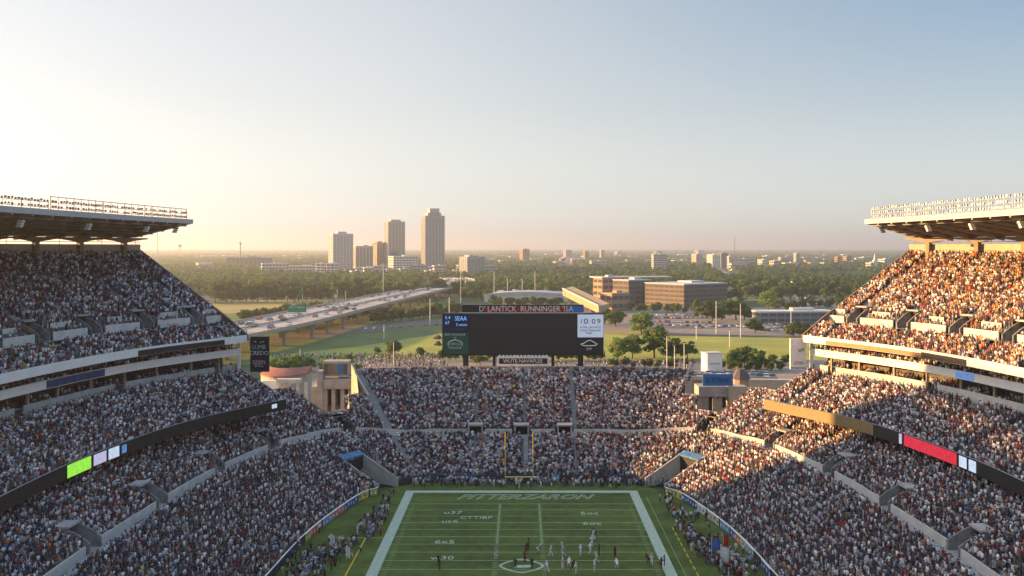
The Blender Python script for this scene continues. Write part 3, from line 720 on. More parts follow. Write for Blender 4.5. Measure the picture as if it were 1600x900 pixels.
# goal posts
g = thing('goal_post', 'yellow goal post with two tall uprights behind the far end line', 'goal post', (-.55, 214.6, 0))
mb = MB(); mb.tube((0, 0, 0), (0, 0, 2.0), .17, .16, 8); mb.tube((0, 0, 1.9), (0, -.9, 2.75), .16, .13, 8); mb.build('support_post', M['yellow'], g)
mb = MB(); mb.tube((-3.15, -.9, 2.8), (3.15, -.9, 2.8), .15, n=8); mb.build('crossbar', M['yellow'], g)
for s in (-1, 1):
    mb = MB(); mb.tube((s*3.1, -.9, 2.7), (s*3.1, -.9, 12.9), .1, .09, 8); mb.build('upright', M['yellow'], g)

# advertising boards along the perimeter wall
ADC = {'green yellow': (.3, .4, .06), 'yellow': (.52, .42, .08), 'blue': (.03, .09, .32), 'pink': (.48, .16, .14), 'pale blue': (.14, .28, .5), 'red': (.5, .1, .08), 'ochre': (.4, .34, .08), 'navy': (.03, .05, .14),
       'white': (.6, .58, .56), 'cream': (.5, .46, .36), 'orange': (.55, .2, .08), 'grey': (.3, .33, .36)}
ADM = {k: mat('board_'+k.replace(' ', '_'), v, .5, .55, 1.1, dirt=tuple(min(1, c*.45+.03) for c in v)) for k, v in ADC.items()}
def board(px0, px1, key, side, z=.25, lab=''):
    o = -.42; i0, i1 = sorted((W.station(o, px0), W.station(o, px1))); i1 = max(i1, i0+1)
    c = W.at(o)[(i0+i1)//2]; b = thing('advertising_board', lab or '%s advertising board standing along the %s perimeter wall' % (key, side), 'advertising board', (c[0], c[1], 0), 0, 'boards along the pitch wall')
    m = np.zeros(W.k, bool); m[i0:i1+1] = True
    q = MB(); wall(q, W, o, z-.2, z+1.25, .07, m); q.v = [(v[0]-c[0], v[1]-c[1], v[2]) for v in q.v]; q.build('panel', ADM[key], b)
    q = MB(); wall(q, W, o-.02, z+1.25, z+1.33, .1, m); q.v = [(v[0]-c[0], v[1]-c[1], v[2]) for v in q.v]; q.build('top_rail', M['white_paint'], b)
    q = MB(); A = W.at(o-.03)
    for i in range(i0, i1):                                   # blocks of a second ink, like lettering too far to read
        if (i-i0) % 2 == 0 and i1-i0 > 2:
            a, d = A[i], A[i+1]; f = lambda t, zz: (a[0]+(d[0]-a[0])*t-c[0], a[1]+(d[1]-a[1])*t-c[1], zz)
            h0 = .35+.15*((i*7) % 3); q.quad(f(.1, h0), f(.8, h0), f(.8, h0+.55), f(.1, h0+.55))
    if q.v: q.build('printed_marks', M['white_paint'] if key not in ('white', 'cream', 'yellow') else ADM['blue'], b)
    return b
for px0, px1, k, lb in ((578, 591, 'green yellow', 'green and yellow advertising board next to the left corner tunnel'), (560, 577, 'yellow', 'pale yellow advertising board between the green and the dark blue boards on the left wall'),
                    (540, 559, 'blue', 'dark blue advertising board left of the pitch beside the pale yellow board'), (521, 539, 'pink', 'pinkish red advertising board between two blue boards on the left wall'),
                    (504, 520, 'pale blue', 'pale blue and white advertising board on the left perimeter wall'), (487, 503, 'red', 'red advertising board on the left wall above the sideline crowd'), (477, 486, 'ochre', 'short ochre advertising board on the left wall beside the red one')):
    board(px0, px1, k, 'left', lab=lb)
for px0, px1, k, lb in ((1039, 1053, 'ochre', 'rounded ochre advertising board next to the right corner tunnel'), (1054, 1066, 'yellow', 'pale yellow advertising board second from the right corner tunnel'), (1067, 1078, 'blue', 'blue advertising board third from the right corner tunnel'),
                    (1079, 1088, 'navy', 'short navy advertising board on the right perimeter wall'), (1089, 1103, 'white', 'white advertising board with red edge on the right wall'), (1104, 1123, 'cream', 'cream advertising board on the right perimeter wall'),
                    (1124, 1140, 'pale blue', 'light blue advertising board on the right perimeter wall'), (1141, 1148, 'blue', 'deep blue advertising board beside an orange one on the right wall'), (1149, 1158, 'orange', 'orange advertising board on the right perimeter wall'), (1159, 1176, 'grey', 'grey advertising board on the right wall nearest the bottom edge'), (1190, 1203, 'blue', 'deep blue advertising board at the bottom of the right perimeter wall')):
    board(px0, px1, k, 'right', lab=lb)
# long banner on the far end wall
for px0, px1, key, lb in ((696, 744, 'blue', 'long blue banner on the wall behind the far end line'), (662, 680, 'green yellow', 'dark green banner on the end wall left of the blue banner'), (862, 874, 'pale blue', 'small blue sign on the end wall right of the goal post'), (960, 996, 'blue', 'blue banner on the end wall near the right tunnel')):
    x0, x1 = X(px0, 220.9), X(px1, 220.9); b = thing('banner', lb, 'banner', ((x0+x1)/2, 220.75, 0), 0)
    q = MB(); q.box((0, 0, 1.0), (x1-x0, .08, 1.35)); q.build('cloth', ADM[key] if key != 'green yellow' else mat('dark_green_cloth', (.03, .09, .07), .7, .4, 1), b)
    q = MB()
    for k in range(int((x1-x0)/.9)): q.box((-(x1-x0)/2+.5+k*.9, -.06, 1.0+.1*((k*5) % 3-1)), (.5, .03, .5+.2*(k % 2)))
    q.build('printed_marks', M['white_paint'] if key != 'green yellow' else M['grey_steel'], b)

# ================================================================== scoreboard
YS = 268.0
sb = thing('scoreboard', 'huge black switched off scoreboard with small side panels above the far end stand', 'scoreboard', (X(817, YS), YS, 0))
bx = lambda px: X(px, YS)-X(817, YS); bz = lambda py: Z(py, YS)
def panel(px0, px1, py0, py1, y, th, m, name, parent):
    q = MB(); q.box(((bx(px0)+bx(px1))/2, y, (bz(py0)+bz(py1))/2), (bx(px1)-bx(px0), th, bz(py0)-bz(py1))); return q.build(name, m, parent)
panel(691, 943, 489.5, 555.5, 1.5, 2.6, M['black_panel'], 'housing', sb)
panel(733.5, 902, 491, 553, .12, .12, M['screen'], 'screen', sb)
navy = mat('navy_panel', (.018, .02, .06), .5, .3, .6); teal = mat('teal_panel', (.02, .075, .065), .5, .15, .4)
glow_blue = mat('lit_blue_letters', (.12, .3, .7), .4, 0, emit=.35); glow_white = mat('lit_white_letters', (.75, .8, .85), .4, 0, emit=.2); purple = mat('purple_letters', (.28, .04, .14), .5, 0)
ink = mat('dark_ink', (.06, .06, .09), .6, 0); paleblue = mat('pale_blue_panel', (.5, .6, .76), .5, .08, .4, emit=.1)
p = panel(692.5, 732.5, 491, 519, .1, .14, navy, 'side_panel', sb)
T = lambda s, px, py, hpx, m, par, xs=1.0, y=-.0: text('lettering', s, hpx/1500*YS*1.38, (bx(px), y, bz(py)), UP, m, par, 0, 0, xs)
T('5.4', 699.5, 496.5, 5, glow_blue, p); T('67', 699, 504.5, 5, glow_blue, p); T('SEAA', 720, 498, 7, glow_blue, p, .85); T('S mnor', 721.5, 507.5, 4.4, glow_blue, p, 1.0); T('- .,-- ,.---', 714, 514, 3.5, purple, p, 1.4)
p = panel(692.5, 732.5, 519.5, 553, .1, .14, teal, 'side_panel', sb)
pg = mat('pale_green_letters', (.42, .6, .56), .6, 0)
T('EXIT IHHUONE', 711, 523, 3.6, pg, p, .95); T('\' HI', 710, 528, 3, pg, p); T('CIRCLE', 711, 537.5, 4, pg, p, 1.0); T('WHUONE', 711, 543.5, 3.6, pg, p, .9)
q = MB(); pts = [(700.5, 541), (700, 536), (703, 533), (711, 531), (719, 533), (722.5, 536), (722, 540.5)]
for (a, b), (c, d) in zip(pts, pts[1:]): q.tube((bx(a), .0, bz(b)), (bx(c), .0, bz(d)), .13, n=4)
q.build('emblem', pg, p)
p = panel(902.5, 942.5, 491.5, 527, .05, .24, paleblue, 'side_panel', sb)
dg = mat('dark_red_digits', (.16, .02, .05), .5, 0)
T('1', 908.5, 502.5, 7, ink, p, y=-.1); T('0', 915.5, 502.5, 9, dg, p, y=-.1, xs=1.2); T(':', 921, 502.5, 7, ink, p, y=-.1); T('0', 927.5, 502.5, 8, dg, p, y=-.1, xs=1.2); T('9', 935.5, 502.5, 8, dg, p, y=-.1, xs=1.2)
T('A.TRKL.BONY.ST', 922.5, 511.5, 3.2, ink, p, y=-.1); T('TURNE  PERINANES', 922.5, 516.5, 3, ink, p, y=-.1, xs=.9); T('TAJBES', 920, 520.5, 2.6, ink, p, y=-.1)
p = panel(902.5, 942.5, 527.5, 553.5, .08, .18, M['black_panel'], 'side_panel', sb)
q = MB(); pts = [(907, 538), (913, 536), (917, 533.2), (921.5, 531.6), (926, 533.6), (930, 536), (933.5, 538), (929, 540), (913, 540.4), (907, 538)]
for (a, b), (c, d) in zip(pts, pts[1:]): q.tube((bx(a), -.05, bz(b)), (bx(c), -.05, bz(d)), .15, n=4)
q.build('emblem', M['white_paint'], p); T('STP', 920.5, 545.5, 4, M['white_paint'], p, y=-.05)
panel(938.8, 943.6, 491, 554, .35, .3, M['white_paint'], 'edge_trim', sb).scale = (1, 1, 1)
hb = panel(722, 912, 476.5, 489, 1.2, 1.6, M['black_panel'], 'header_board', sb)
panel(888, 911, 478.3, 487.8, .36, .1, M['blue_sign'], 'blue_panel', hb); red = mat('dark_red_panel', (.2, .025, .02), .6, .4, .5)
panel(757, 886, 478.3, 487.8, .37, .08, red, 'red_panel', hb)
T('D\' LANTICK  RUNNINGER \'ISA', 822, 483, 9, M['white_paint'], hb, .88, y=.3)
panel(722, 912, 488.2, 489.6, .3, .3, M['pale_concrete'], 'ledge', hb)
for px in (727.5, 772, 864, 907.5):
    panel(px-4.2 if px in (727.5, 907.5) else px-2.4, px+4.2 if px in (727.5, 907.5) else px+2.4, 555, 596, 1.2, 1.2, M['black_panel'], 'support_column', sb)
ls = panel(777, 858, 556, 571.5, -1.2, .35, M['white_paint'], 'lower_sign', sb)
panel(780, 855, 559, 567.5, -1.42, .1, M['black_panel'], 'black_panel', ls); T('WUTIJ NAVAPLEE', 817, 563.2, 6, M['white_paint'], ls, .95, y=-1.5)
q = MB()
for k in range(14): q.box((bx(781+k*5.6), -1.2, bz(555)), (.6, .4, .35))
q.build('sign_lamp', M['white_paint'], ls)
# end-of-stand sign panels beside the suites
YP = 219.5
def signpanel(px0, px1, py0, py1, label, m, name='vertical_sign'):
    x0, x1 = X(px0, YP), X(px1, YP); z1, z0 = Z(py0, YP), Z(py1, YP)
    t = thing(name, label, 'sign', ((x0+x1)/2, YP, z0)); q = MB(); q.box((0, .3, (z1-z0)/2), (x1-x0, .6, z1-z0)); b = q.build('panel', m, t)
    for zz in (.3, .7): 
        q = MB(); q.box((0, .8, (z1-z0)*zz), (x1-x0, .5, .3)); q.build('bracket', M['grey_steel'], t)
    return t, x1-x0, z1-z0
t, w_, h_ = signpanel(391, 420, 526, 581, 'tall black sign panel with white and red marks at the end of the left suites', M['black_panel'])
for s, zz, m, xs in (('- .-', .87, M['white_paint'], 1.6), ('LUMB', .7, M['grey_steel'], .9), ('CREDO', .53, M['pale_concrete'], .95), ('ISMEN', .27, mat('pink_letters', (.6, .3, .32), .6, 0), .8), ('BALL', .19, M['grey_steel'], .7)):
    text('lettering', s, 1.35, (-.1, -.03, h_*zz), UP, m, t, 0, 0, xs)
t, w_, h_ = signpanel(1235, 1259, 529, 577, 'tall white sign panel at the end of the right suites', M['white_paint'])
text('lettering', 'IzM', 1.2, (.7, -.03, h_*.62), UP, ink, t, 0, 0, .8); text('lettering', 'LETZBG', .9, (.2, -.03, h_*.2), UP, M['brown_steel'], t, 0, 0, .8)
q = MB(); q.box((0, .3, .3), (3.4, .64, .25)); q.build('blue_base', M['blue_sign'], t)
# ================================================================== land, lawns, roads
sheet('ground', [(-30000, -2000), (30000, -2000), (30000, 32000), (-30000, 32000)], -.30, M['land'])
cr = [(-130, 226), (-110, 470), (120, 470), (150, 226)]
sheet('plaza', [(-100, 205), (-100, 480), (150, 480), (150, 205), (60, 205), (40, 232), (-40, 232), (-60, 205)], -.12, M['plaza'])
gpoly('lawn', [(395, 566), (700, 560), (1000, 562), (1300, 562), (1300, 527), (1010, 524), (940, 521), (880, 521), (690, 521), (560, 527), (395, 556)], -.08, M['lawn'])
gpoly('verge', [(395, 558), (395, 520), (560, 516), (690, 500), (690, 521), (560, 541)], -.05, M['green_verge'])
gpoly('verge', [(290, 570), (290, 500), (378, 496), (394, 530), (394, 570)], -.1, M['green_verge'])
gpoly('verge', [(380, 530), (380, 499), (560, 472), (722, 448), (726, 470), (700, 506), (560, 520)], -.09, M['green_verge'])
gpoly('field', [(935, 521), (935, 513), (1000, 514), (1035, 524)], -.05, M['dry_field'])
gpoly('road', [(395, 541), (480, 529), (560, 519), (640, 511), (700, 505), (760, 503), (760, 498), (700, 498), (620, 503), (540, 511), (470, 521), (395, 529)], -.02, M['asphalt'])
gpoly('parking_lot', [(880, 518), (1000, 515), (1060, 521), (1330, 527), (1400, 500), (1300, 466), (1215, 460), (1215, 478), (1120, 484), (1000, 484), (960, 488), (940, 500)], -.04, M['parking'])
gpoly('road', [(1010, 524), (1400, 530), (1400, 526), (1010, 521)], -.01, M['asphalt'])
gpoly('field', [(310, 493), (640, 470), (640, 465), (310, 470)], -.06, M['dry_field'])
gpoly('lawn', [(345, 500), (420, 493), (430, 487), (345, 490)], -.03, M['green_verge'])
gpoly('parking_lot', [(310, 469), (660, 464), (660, 458), (310, 462)], -.05, M['parking'])
gpoly('field', [(1125, 470), (1200, 470), (1200, 464), (1125, 463)], -.05, M['lawn'])
gpoly('parking_lot', [(690, 500), (925, 500), (925, 478), (720, 478)], -.05, M['parking'])

# ---- highway on piers
near = [(-176, 200), (-149, 400), (-135, 485), (-122, 575), (-107, 749), (-88, 950), (-71, 1140), (-64, 1260), (-70, 1400), (-96, 1560)]
hw = spline(near, 12.0); tn = np.gradient(hw, axis=0); tn /= np.linalg.norm(tn, axis=1)[:, None]; nl = np.stack([-tn[:, 1], tn[:, 0]], 1)
wid = np.interp(hw[:, 1], [200, 640, 1057, 1500], [46, 46, 42, 40]); ZH = 10.0
hz = np.interp(hw[:, 1], [200, 1150, 1500], [ZH, ZH, 7.0])
hwy = thing('elevated_highway', 'wide pale concrete elevated highway on piers running away left of the scoreboard', 'highway', (0, 0, 0))
def hoff(o): 
    q = hw+nl*(np.asarray(o)[:, None] if np.ndim(o) else o); return q
def hstrip(mb, o0, o1, dz, m=0):
    a, b = hoff(o0), hoff(o1)
    mb.strip([(p[0], p[1], z+dz) for p, z in zip(a, hz)], [(p[0], p[1], z+dz) for p, z in zip(b, hz)], m)
mb = MB(); hstrip(mb, 0, wid, 0); mb.build('deck', M['road_concrete'], hwy)
mb = MB()
a = hoff(0); b = hoff(wid)
for q in (a, b): mb.strip([(p[0], p[1], z-1.3) for p, z in zip(q, hz)], [(p[0], p[1], z-.01) for p, z in zip(q, hz)])
mb.strip([(p[0], p[1], z-1.3) for p, z in zip(a, hz)], [(p[0], p[1], z-1.3) for p, z in zip(b, hz)]); mb.build('girder', M['concrete'], hwy)
for o0, o1 in ((-.3, .25), (wid-.25, wid+.3)):
    mb = MB(); hstrip(mb, o0, o0, .0)
    A, B = hoff(o0), hoff(o1)
    for s, q in ((0, A), (1, B)): mb.strip([(p[0], p[1], z-.9) for p, z in zip(q, hz)], [(p[0], p[1], z+1.05) for p, z in zip(q, hz)])
    mb.strip([(p[0], p[1], z+1.05) for p, z in zip(A, hz)], [(p[0], p[1], z+1.05) for p, z in zip(B, hz)]); mb.build('parapet', M['beige_concrete'], hwy)
mb = MB()
A, B = hoff(wid/2-.3), hoff(wid/2+.3)
for q in (A, B): mb.strip([(p[0], p[1], z) for p, z in zip(q, hz)], [(p[0], p[1], z+.9) for p, z in zip(q, hz)])
mb.strip([(p[0], p[1], z+.9) for p, z in zip(A, hz)], [(p[0], p[1], z+.9) for p, z in zip(B, hz)]); mb.build('median_barrier', M['beige_concrete'], hwy)
mb = MB()
for f in (.06, .2, .3, .4, .6, .7, .8, .94):
    o = wid*f
    A, B = hoff(o-.12), hoff(o+.12)
    for i in range(len(hw)-1):
        if f in (.06, .94) or i % 2 == 0:
            mb.quad((A[i][0], A[i][1], hz[i]+.02), (A[i+1][0], A[i+1][1], hz[i+1]+.02), (B[i+1][0], B[i+1][1], hz[i+1]+.02), (B[i][0], B[i][1], hz[i]+.02))
mb.build('lane_marking', M['white_paint'], hwy)
lw = np.concatenate([[0], np.cumsum(np.linalg.norm(np.diff(hw, axis=0), axis=1))])
for d in range(160, int(lw[-1])-60, 36):
    i = int(np.argmin(abs(lw-d))); mb = MB(); an = math.atan2(nl[i][1], nl[i][0])
    for f in (.08, .5, .92):
        p = hw[i]+nl[i]*wid[i]*f; mb.box((p[0], p[1], (hz[i]-3.2)/2), (1.8, 1.5, hz[i]-3.2), an)
    p = hw[i]+nl[i]*wid[i]*.5; mb.box((p[0], p[1], hz[i]-2.6), (wid[i]*.97, 1.7, 1.3), an); mb.build('pier', M['beige_concrete'], hwy)
# green overhead sign
YS2 = 590.0; t = thing('highway_sign', 'large green overhead sign standing over the elevated highway lanes', 'road sign', (X(464, YS2), YS2, ZH))
mb = MB(); mb.box((0, 0, 6.6), (11.2, .3, 4.2)); mb.build('panel', M['green_sign'], t)
for s in (-1, 1):
    mb = MB(); mb.tube((s*5.4, .6, 0), (s*5.4, .6, 8.6), .22, n=6); mb.build('post', M['grey_steel'], t)
text('lettering', 'EXIT 12  NORTH', 1.2, (0, -.2, 7.3), UP, M['white_paint'], t).name = 'lettering'
# green gantry bow and low green hoarding in the field
x, y = G(473, 474); t = thing('sign_gantry', 'slender green gantry arching beside the far left parking strip', 'gantry', (x, y, 0)); mb = MB()
for k in range(8):
    a0, a1 = math.pi*k/16, math.pi*(k+1)/16; mb.tube((-9+9*math.sin(a0)*1.0, 0, 14*math.cos(math.pi/2-a0)), (-9+9*math.sin(a1), 0, 14*math.cos(math.pi/2-a1)), .4, n=5)
mb.tube((0, 0, 0), (0, 0, 14), .5, n=5); mb.build('frame', M['green_sign'], t)
x, y = G(420, 489); t = thing('hoarding', 'low green hoarding along the yellow field behind the highway', 'fence', (x, y, 0)); mb = MB(); mb.box((0, 0, 1.1), (24, .3, 2.2), .15); mb.build('panel', M['green_sign'], t)
for k in range(5):
    mb = MB(); mb.box((-11.6*math.cos(.15)+k*5.8*math.cos(.15), -11.6*math.sin(.15)+k*5.8*math.sin(.15)-.3, 1.2), (.25, .25, 2.4), .15); mb.build('post', M['grey_steel'], t)

# ================================================================== buildings
def banded(name, wallc, glassc, floor=3.5, frac=.55, vert=0.0):
    m = bpy.data.materials.new(name); m.use_nodes = True; nt = m.node_tree; b = nt.nodes['Principled BSDF']
    g = nt.nodes.new('ShaderNodeNewGeometry'); sp = nt.nodes.new('ShaderNodeSeparateXYZ'); nt.links.new(g.outputs['Position'], sp.inputs[0])
    def op(o, a, bb):
        n = nt.nodes.new('ShaderNodeMath'); n.operation = o
        for k, v in ((0, a), (1, bb)):
            if isinstance(v, (int, float)): n.inputs[k].default_value = v
            else: nt.links.new(v, n.inputs[k])
        return n.outputs[0]
    f = op('LESS_THAN', op('FRACT', op('DIVIDE', sp.outputs['Z'], floor), 0), frac)
    no = nt.nodes.new('ShaderNodeTexNoise'); no.inputs['Scale'].default_value = .35; nt.links.new(g.outputs['Position'], no.inputs['Vector'])
    mx = nt.nodes.new('ShaderNodeMix'); mx.data_type = 'RGBA'; mx.inputs[6].default_value = (*wallc, 1)
    mv = nt.nodes.new('ShaderNodeMix'); mv.data_type = 'RGBA'; mv.inputs[6].default_value = (*[c*.6 for c in glassc], 1); mv.inputs[7].default_value = (*[min(1, c*1.7) for c in glassc], 1)
    nt.links.new(no.outputs['Fac'], mv.inputs[0]); nt.links.new(mv.outputs[2], mx.inputs[7]); nt.links.new(f, mx.inputs[0]); nt.links.new(mx.outputs[2], b.inputs['Base Color'])
    r = nt.nodes.new('ShaderNodeMapRange'); r.inputs[3].default_value = .85; r.inputs[4].default_value = .25; nt.links.new(f, r.inputs[0]); nt.links.new(r.outputs[0], b.inputs['Roughness'])
    return m
def wm(n, c): return mat(n, c, .85, .1, .12)
BW = {'cream': wm('cream_render', (.45, .43, .4)), 'grey': wm('grey_render', (.3, .325, .36)), 'pale': wm('pale_render', (.42, .44, .48)), 'tan': wm('tan_render', (.36, .27, .19)), 'brick': M['brick'], 'umber': wm('umber_brick', (.15, .112, .092)), 'white': wm('white_render', (.6, .58, .55)), 'slate': wm('slate_cladding', (.16, .18, .21)), 'rust': wm('rust_render', (.38, .22, .14))}
BB = {'cream': banded('cream_window_strip', (.36, .33, .29), (.1, .1, .11)), 'grey': banded('grey_window_strip', (.27, .29, .32), (.11, .12, .135)), 'pale': banded('pale_window_strip', (.42, .42, .42), (.12, .14, .16)), 'tan': banded('tan_window_strip', (.32, .25, .18), (.08, .075, .07)),
      'brick': banded('brick_window_strip', (.26, .16, .11), (.06, .065, .075)), 'umber': banded('umber_window_strip', (.12, .1, .09), (.05, .055, .065)), 'white': banded('white_window_strip', (.52, .5, .48), (.14, .16, .18)), 'slate': banded('slate_window_strip', (.14, .16, .19), (.06, .07, .09)), 'rust': banded('rust_window_strip', (.33, .2, .13), (.09, .08, .07))}
BFOOT = []; STREETS = []
def building(name, label, cat, px0, px1, pyt, Y, sty, rot=25, asp=.7, strips=5, roofs=(), vertical=True, group=None, zbase=0, floors=None, trim=None):
    """block whose silhouette spans px0..px1 at distance Y with its roof at pyt; rot turns its left face to the light"""
    x0, x1 = X(px0, Y), X(px1, Y); S = x1-x0; r = math.radians(rot); w = S/(abs(math.cos(r))+asp*abs(math.sin(r))); d = w*asp; h = Z(pyt, Y)-zbase
    t = thing(name, label, cat, ((x0+x1)/2, Y, zbase), r, group); BFOOT.append(((x0+x1)/2, Y, S*.62))
    mb = MB(); mb.box((0, 0, h/2), (w, d, h)); mb.build('wall', BW[sty], t)
    mb = MB(); mb.box((0, 0, h+.5), (w+.8, d+.8, 1.0)); mb.box((w*.12, 0, h+1.9), (w*.3, d*.35, 1.8)); rf = mb.build('roof', BW[trim or sty], t)
    for (fx, fw, fh) in roofs:
        q = MB(); q.box((fx*w, 0, h+1+fh/2), (fw*w, d*.6, fh)); q.build('penthouse', BW[sty], rf)
    gl = BB[sty]
    for ax, L_, sgn in ((0, w, -1), (1, d, -1), (1, d, 1)):
        if vertical:
            n = max(2, round(strips*L_/w)); cw = L_/n
            for k in range(n):
                u = -L_/2+cw*(k+.5); q = MB()
                if ax == 0: q.box((u, sgn*(d/2+.12), h*.5-1.2), (cw*.62, .24, h-3.6))
                else: q.box((sgn*(w/2+.12), u, h*.5-1.2), (.24, cw*.62, h-3.6))
                q.build('window_strip', gl, t)
            for k in range(n+1):
                u = -L_/2+cw*k; u = max(-L_/2+.4, min(L_/2-.4, u)); q = MB()
                if ax == 0: q.box((u, sgn*(d/2+.3), h*.5), (cw*.2, .6, h-.6))
                else: q.box((sgn*(w/2+.3), u, h*.5), (.6, cw*.2, h-.6))
                q.build('pier', BW[sty], t)
        else:
            nf = floors or max(1, int(h/3.8)); fh = h/nf
            for k in range(nf):
                q = MB(); zc = fh*(k+.52)
                nb = max(1, int(L_/6)); bw = L_/nb
                for j in range(nb):
                    u = -L_/2+bw*(j+.5)
                    if ax == 0: q.box((u, sgn*(d/2+.08), zc), (bw*.8, .16, fh*.5))
                    else: q.box((sgn*(w/2+.08), u, zc), (.16, bw*.8, fh*.5))
                q.build('window_band', M['glass'], t)
    return t
TW = 'towers of the skyline left of centre'
building('tower', 'pale cream high-rise tower, leftmost of the skyline group', 'tower', 513, 552, 366, 1900, 'pale', 28, .75, 6, ((0, .45, 4),), group=TW)
building('tower', 'mid-rise cream block with vertical bays beside the leftmost tower', 'tower', 552, 583, 385, 1960, 'cream', 22, .6, 5, group=TW)
building('tower', 'narrow sunlit orange tan tower between two pale high-rises', 'tower', 582, 601, 380, 2050, 'tan', 42, .9, 3, ((0, .6, 3),), group=TW)
building('tower', 'pale grey high-rise with flat crown, middle of the three tallest', 'tower', 600, 633, 347, 2050, 'grey', 25, .8, 5, ((0, .6, 4),), group=TW)
building('tower', 'tallest grey high-rise with stepped crown, rightmost of the skyline group', 'tower', 658, 695, 338, 1980, 'grey', 20, .8, 6, ((0.02, .7, 6), (.03, .5, 15)), group=TW)
building('office_building', 'small dark block in front of the middle high-rise', 'building', 608, 623, 393, 1960, 'slate', 20, .7, 3, group=TW)
building('office_building', 'low white office block between the two tallest towers', 'building', 606, 654, 401, 1840, 'white', 24, .7, 6, vertical=False, floors=8, group=TW)
building('office_building', 'white podium block at the foot of the tallest tower', 'building', 656, 697, 417, 1880, 'white', 18, .6, 6, vertical=False, floors=3)
building('office_building', 'low beige block between the leftmost tower and the white office', 'building', 552, 606, 418, 1850, 'cream', 15, .5, 6, vertical=False, floors=3)
building('office_building', 'grey slab block with sunlit orange end wall right of the towers', 'building', 718, 757, 402, 1720, 'grey', 33, .8, 5, ((-.2, .2, 3),))
building('office_building', 'long hazy blue-grey block in the left distance', 'building', 356, 424, 403, 2400, 'slate', 8, .35, 10)
building('office_building', 'low hazy block with pink end wall, in front of the blue-grey one', 'building', 407, 452, 412, 1900, 'pale', 20, .5, 5, vertical=False, floors=4)
building('office_building', 'low white block with window bands left of the leftmost tower', 'building', 451, 499, 416, 1850, 'white', 12, .5, 6, vertical=False, floors=4)
for k in range(15):
    px_ = 495+k*18.5+random.uniform(-5, 5); w_ = random.uniform(12, 28); st = random.choice(('white', 'pale', 'cream', 'grey')); pt = random.uniform(411, 424); Y_ = random.uniform(1700, 1830)
    building('office_building', 'low %s block among trees at the foot of the skyline towers' % {'white': 'white', 'pale': 'pale grey', 'cream': 'cream', 'grey': 'mid grey'}[st], 'building', px_, px_+w_, pt, Y_, st, random.uniform(8, 30), .6, 4, vertical=False, floors=max(2, int(Z(pt, Y_)/4.5)), group='low %s blocks at the foot of the towers' % st)
# brown brick complex
building('brick_building', 'long dark brick building with pale roof edge and sunlit left end', 'building', 1008, 1135, 443, 905, 'umber', 36, .9, 9, vertical=False, floors=5, trim='pale')
building('brick_building', 'tall brown brick block in the middle of the brick complex', 'building', 958, 1018, 438, 930, 'umber', 34, .8, 5, vertical=False, floors=5, trim='pale')
building('brick_building', 'glass-topped brick wing at the left end of the brick complex', 'building', 927, 970, 434, 960, 'rust', 30, .7, 5, vertical=False, floors=4, trim='pale')
building('brick_building', 'low sunlit brick annex in front of the brick complex', 'building', 938, 984, 459, 845, 'rust', 34, .8, 4, vertical=False, floors=2, trim='tan')
t = thing('canopy_roof', 'long thin pale canopy roof above the brick complex', 'roof', (X(985, 985), 985, 0), math.radians(8)); mb = MB(); L_ = X(1050, 985)-X(927, 985); mb.box((0, 0, Z(432.5, 985)), (L_, 24, 1.0)); mb.build('roof_slab', BW['pale'], t)
for k in range(6): mb = MB(); mb.box((-L_/2+4+k*(L_-8)/5, 0, Z(433, 985)/2-.3), (1.0, 1.0, Z(433, 985)-.6)); mb.build('column', BW['grey'], t)
building('low_building', 'low white-roofed building with dark windows by the right parking lot', 'building', 1178, 1300, 487, 700, 'slate', 6, .3, 10, vertical=False, floors=2, trim='white')
building('low_building', 'pale roof among the trees above the right parking lot', 'building', 1214, 1262, 443, 1300, 'white', 8, .4, 5, vertical=False, floors=2)
building('low_building', 'small pale shed roof left of another among the right trees', 'building', 1198, 1213, 442, 1330, 'white', 5, .5, 3, vertical=False, floors=2)
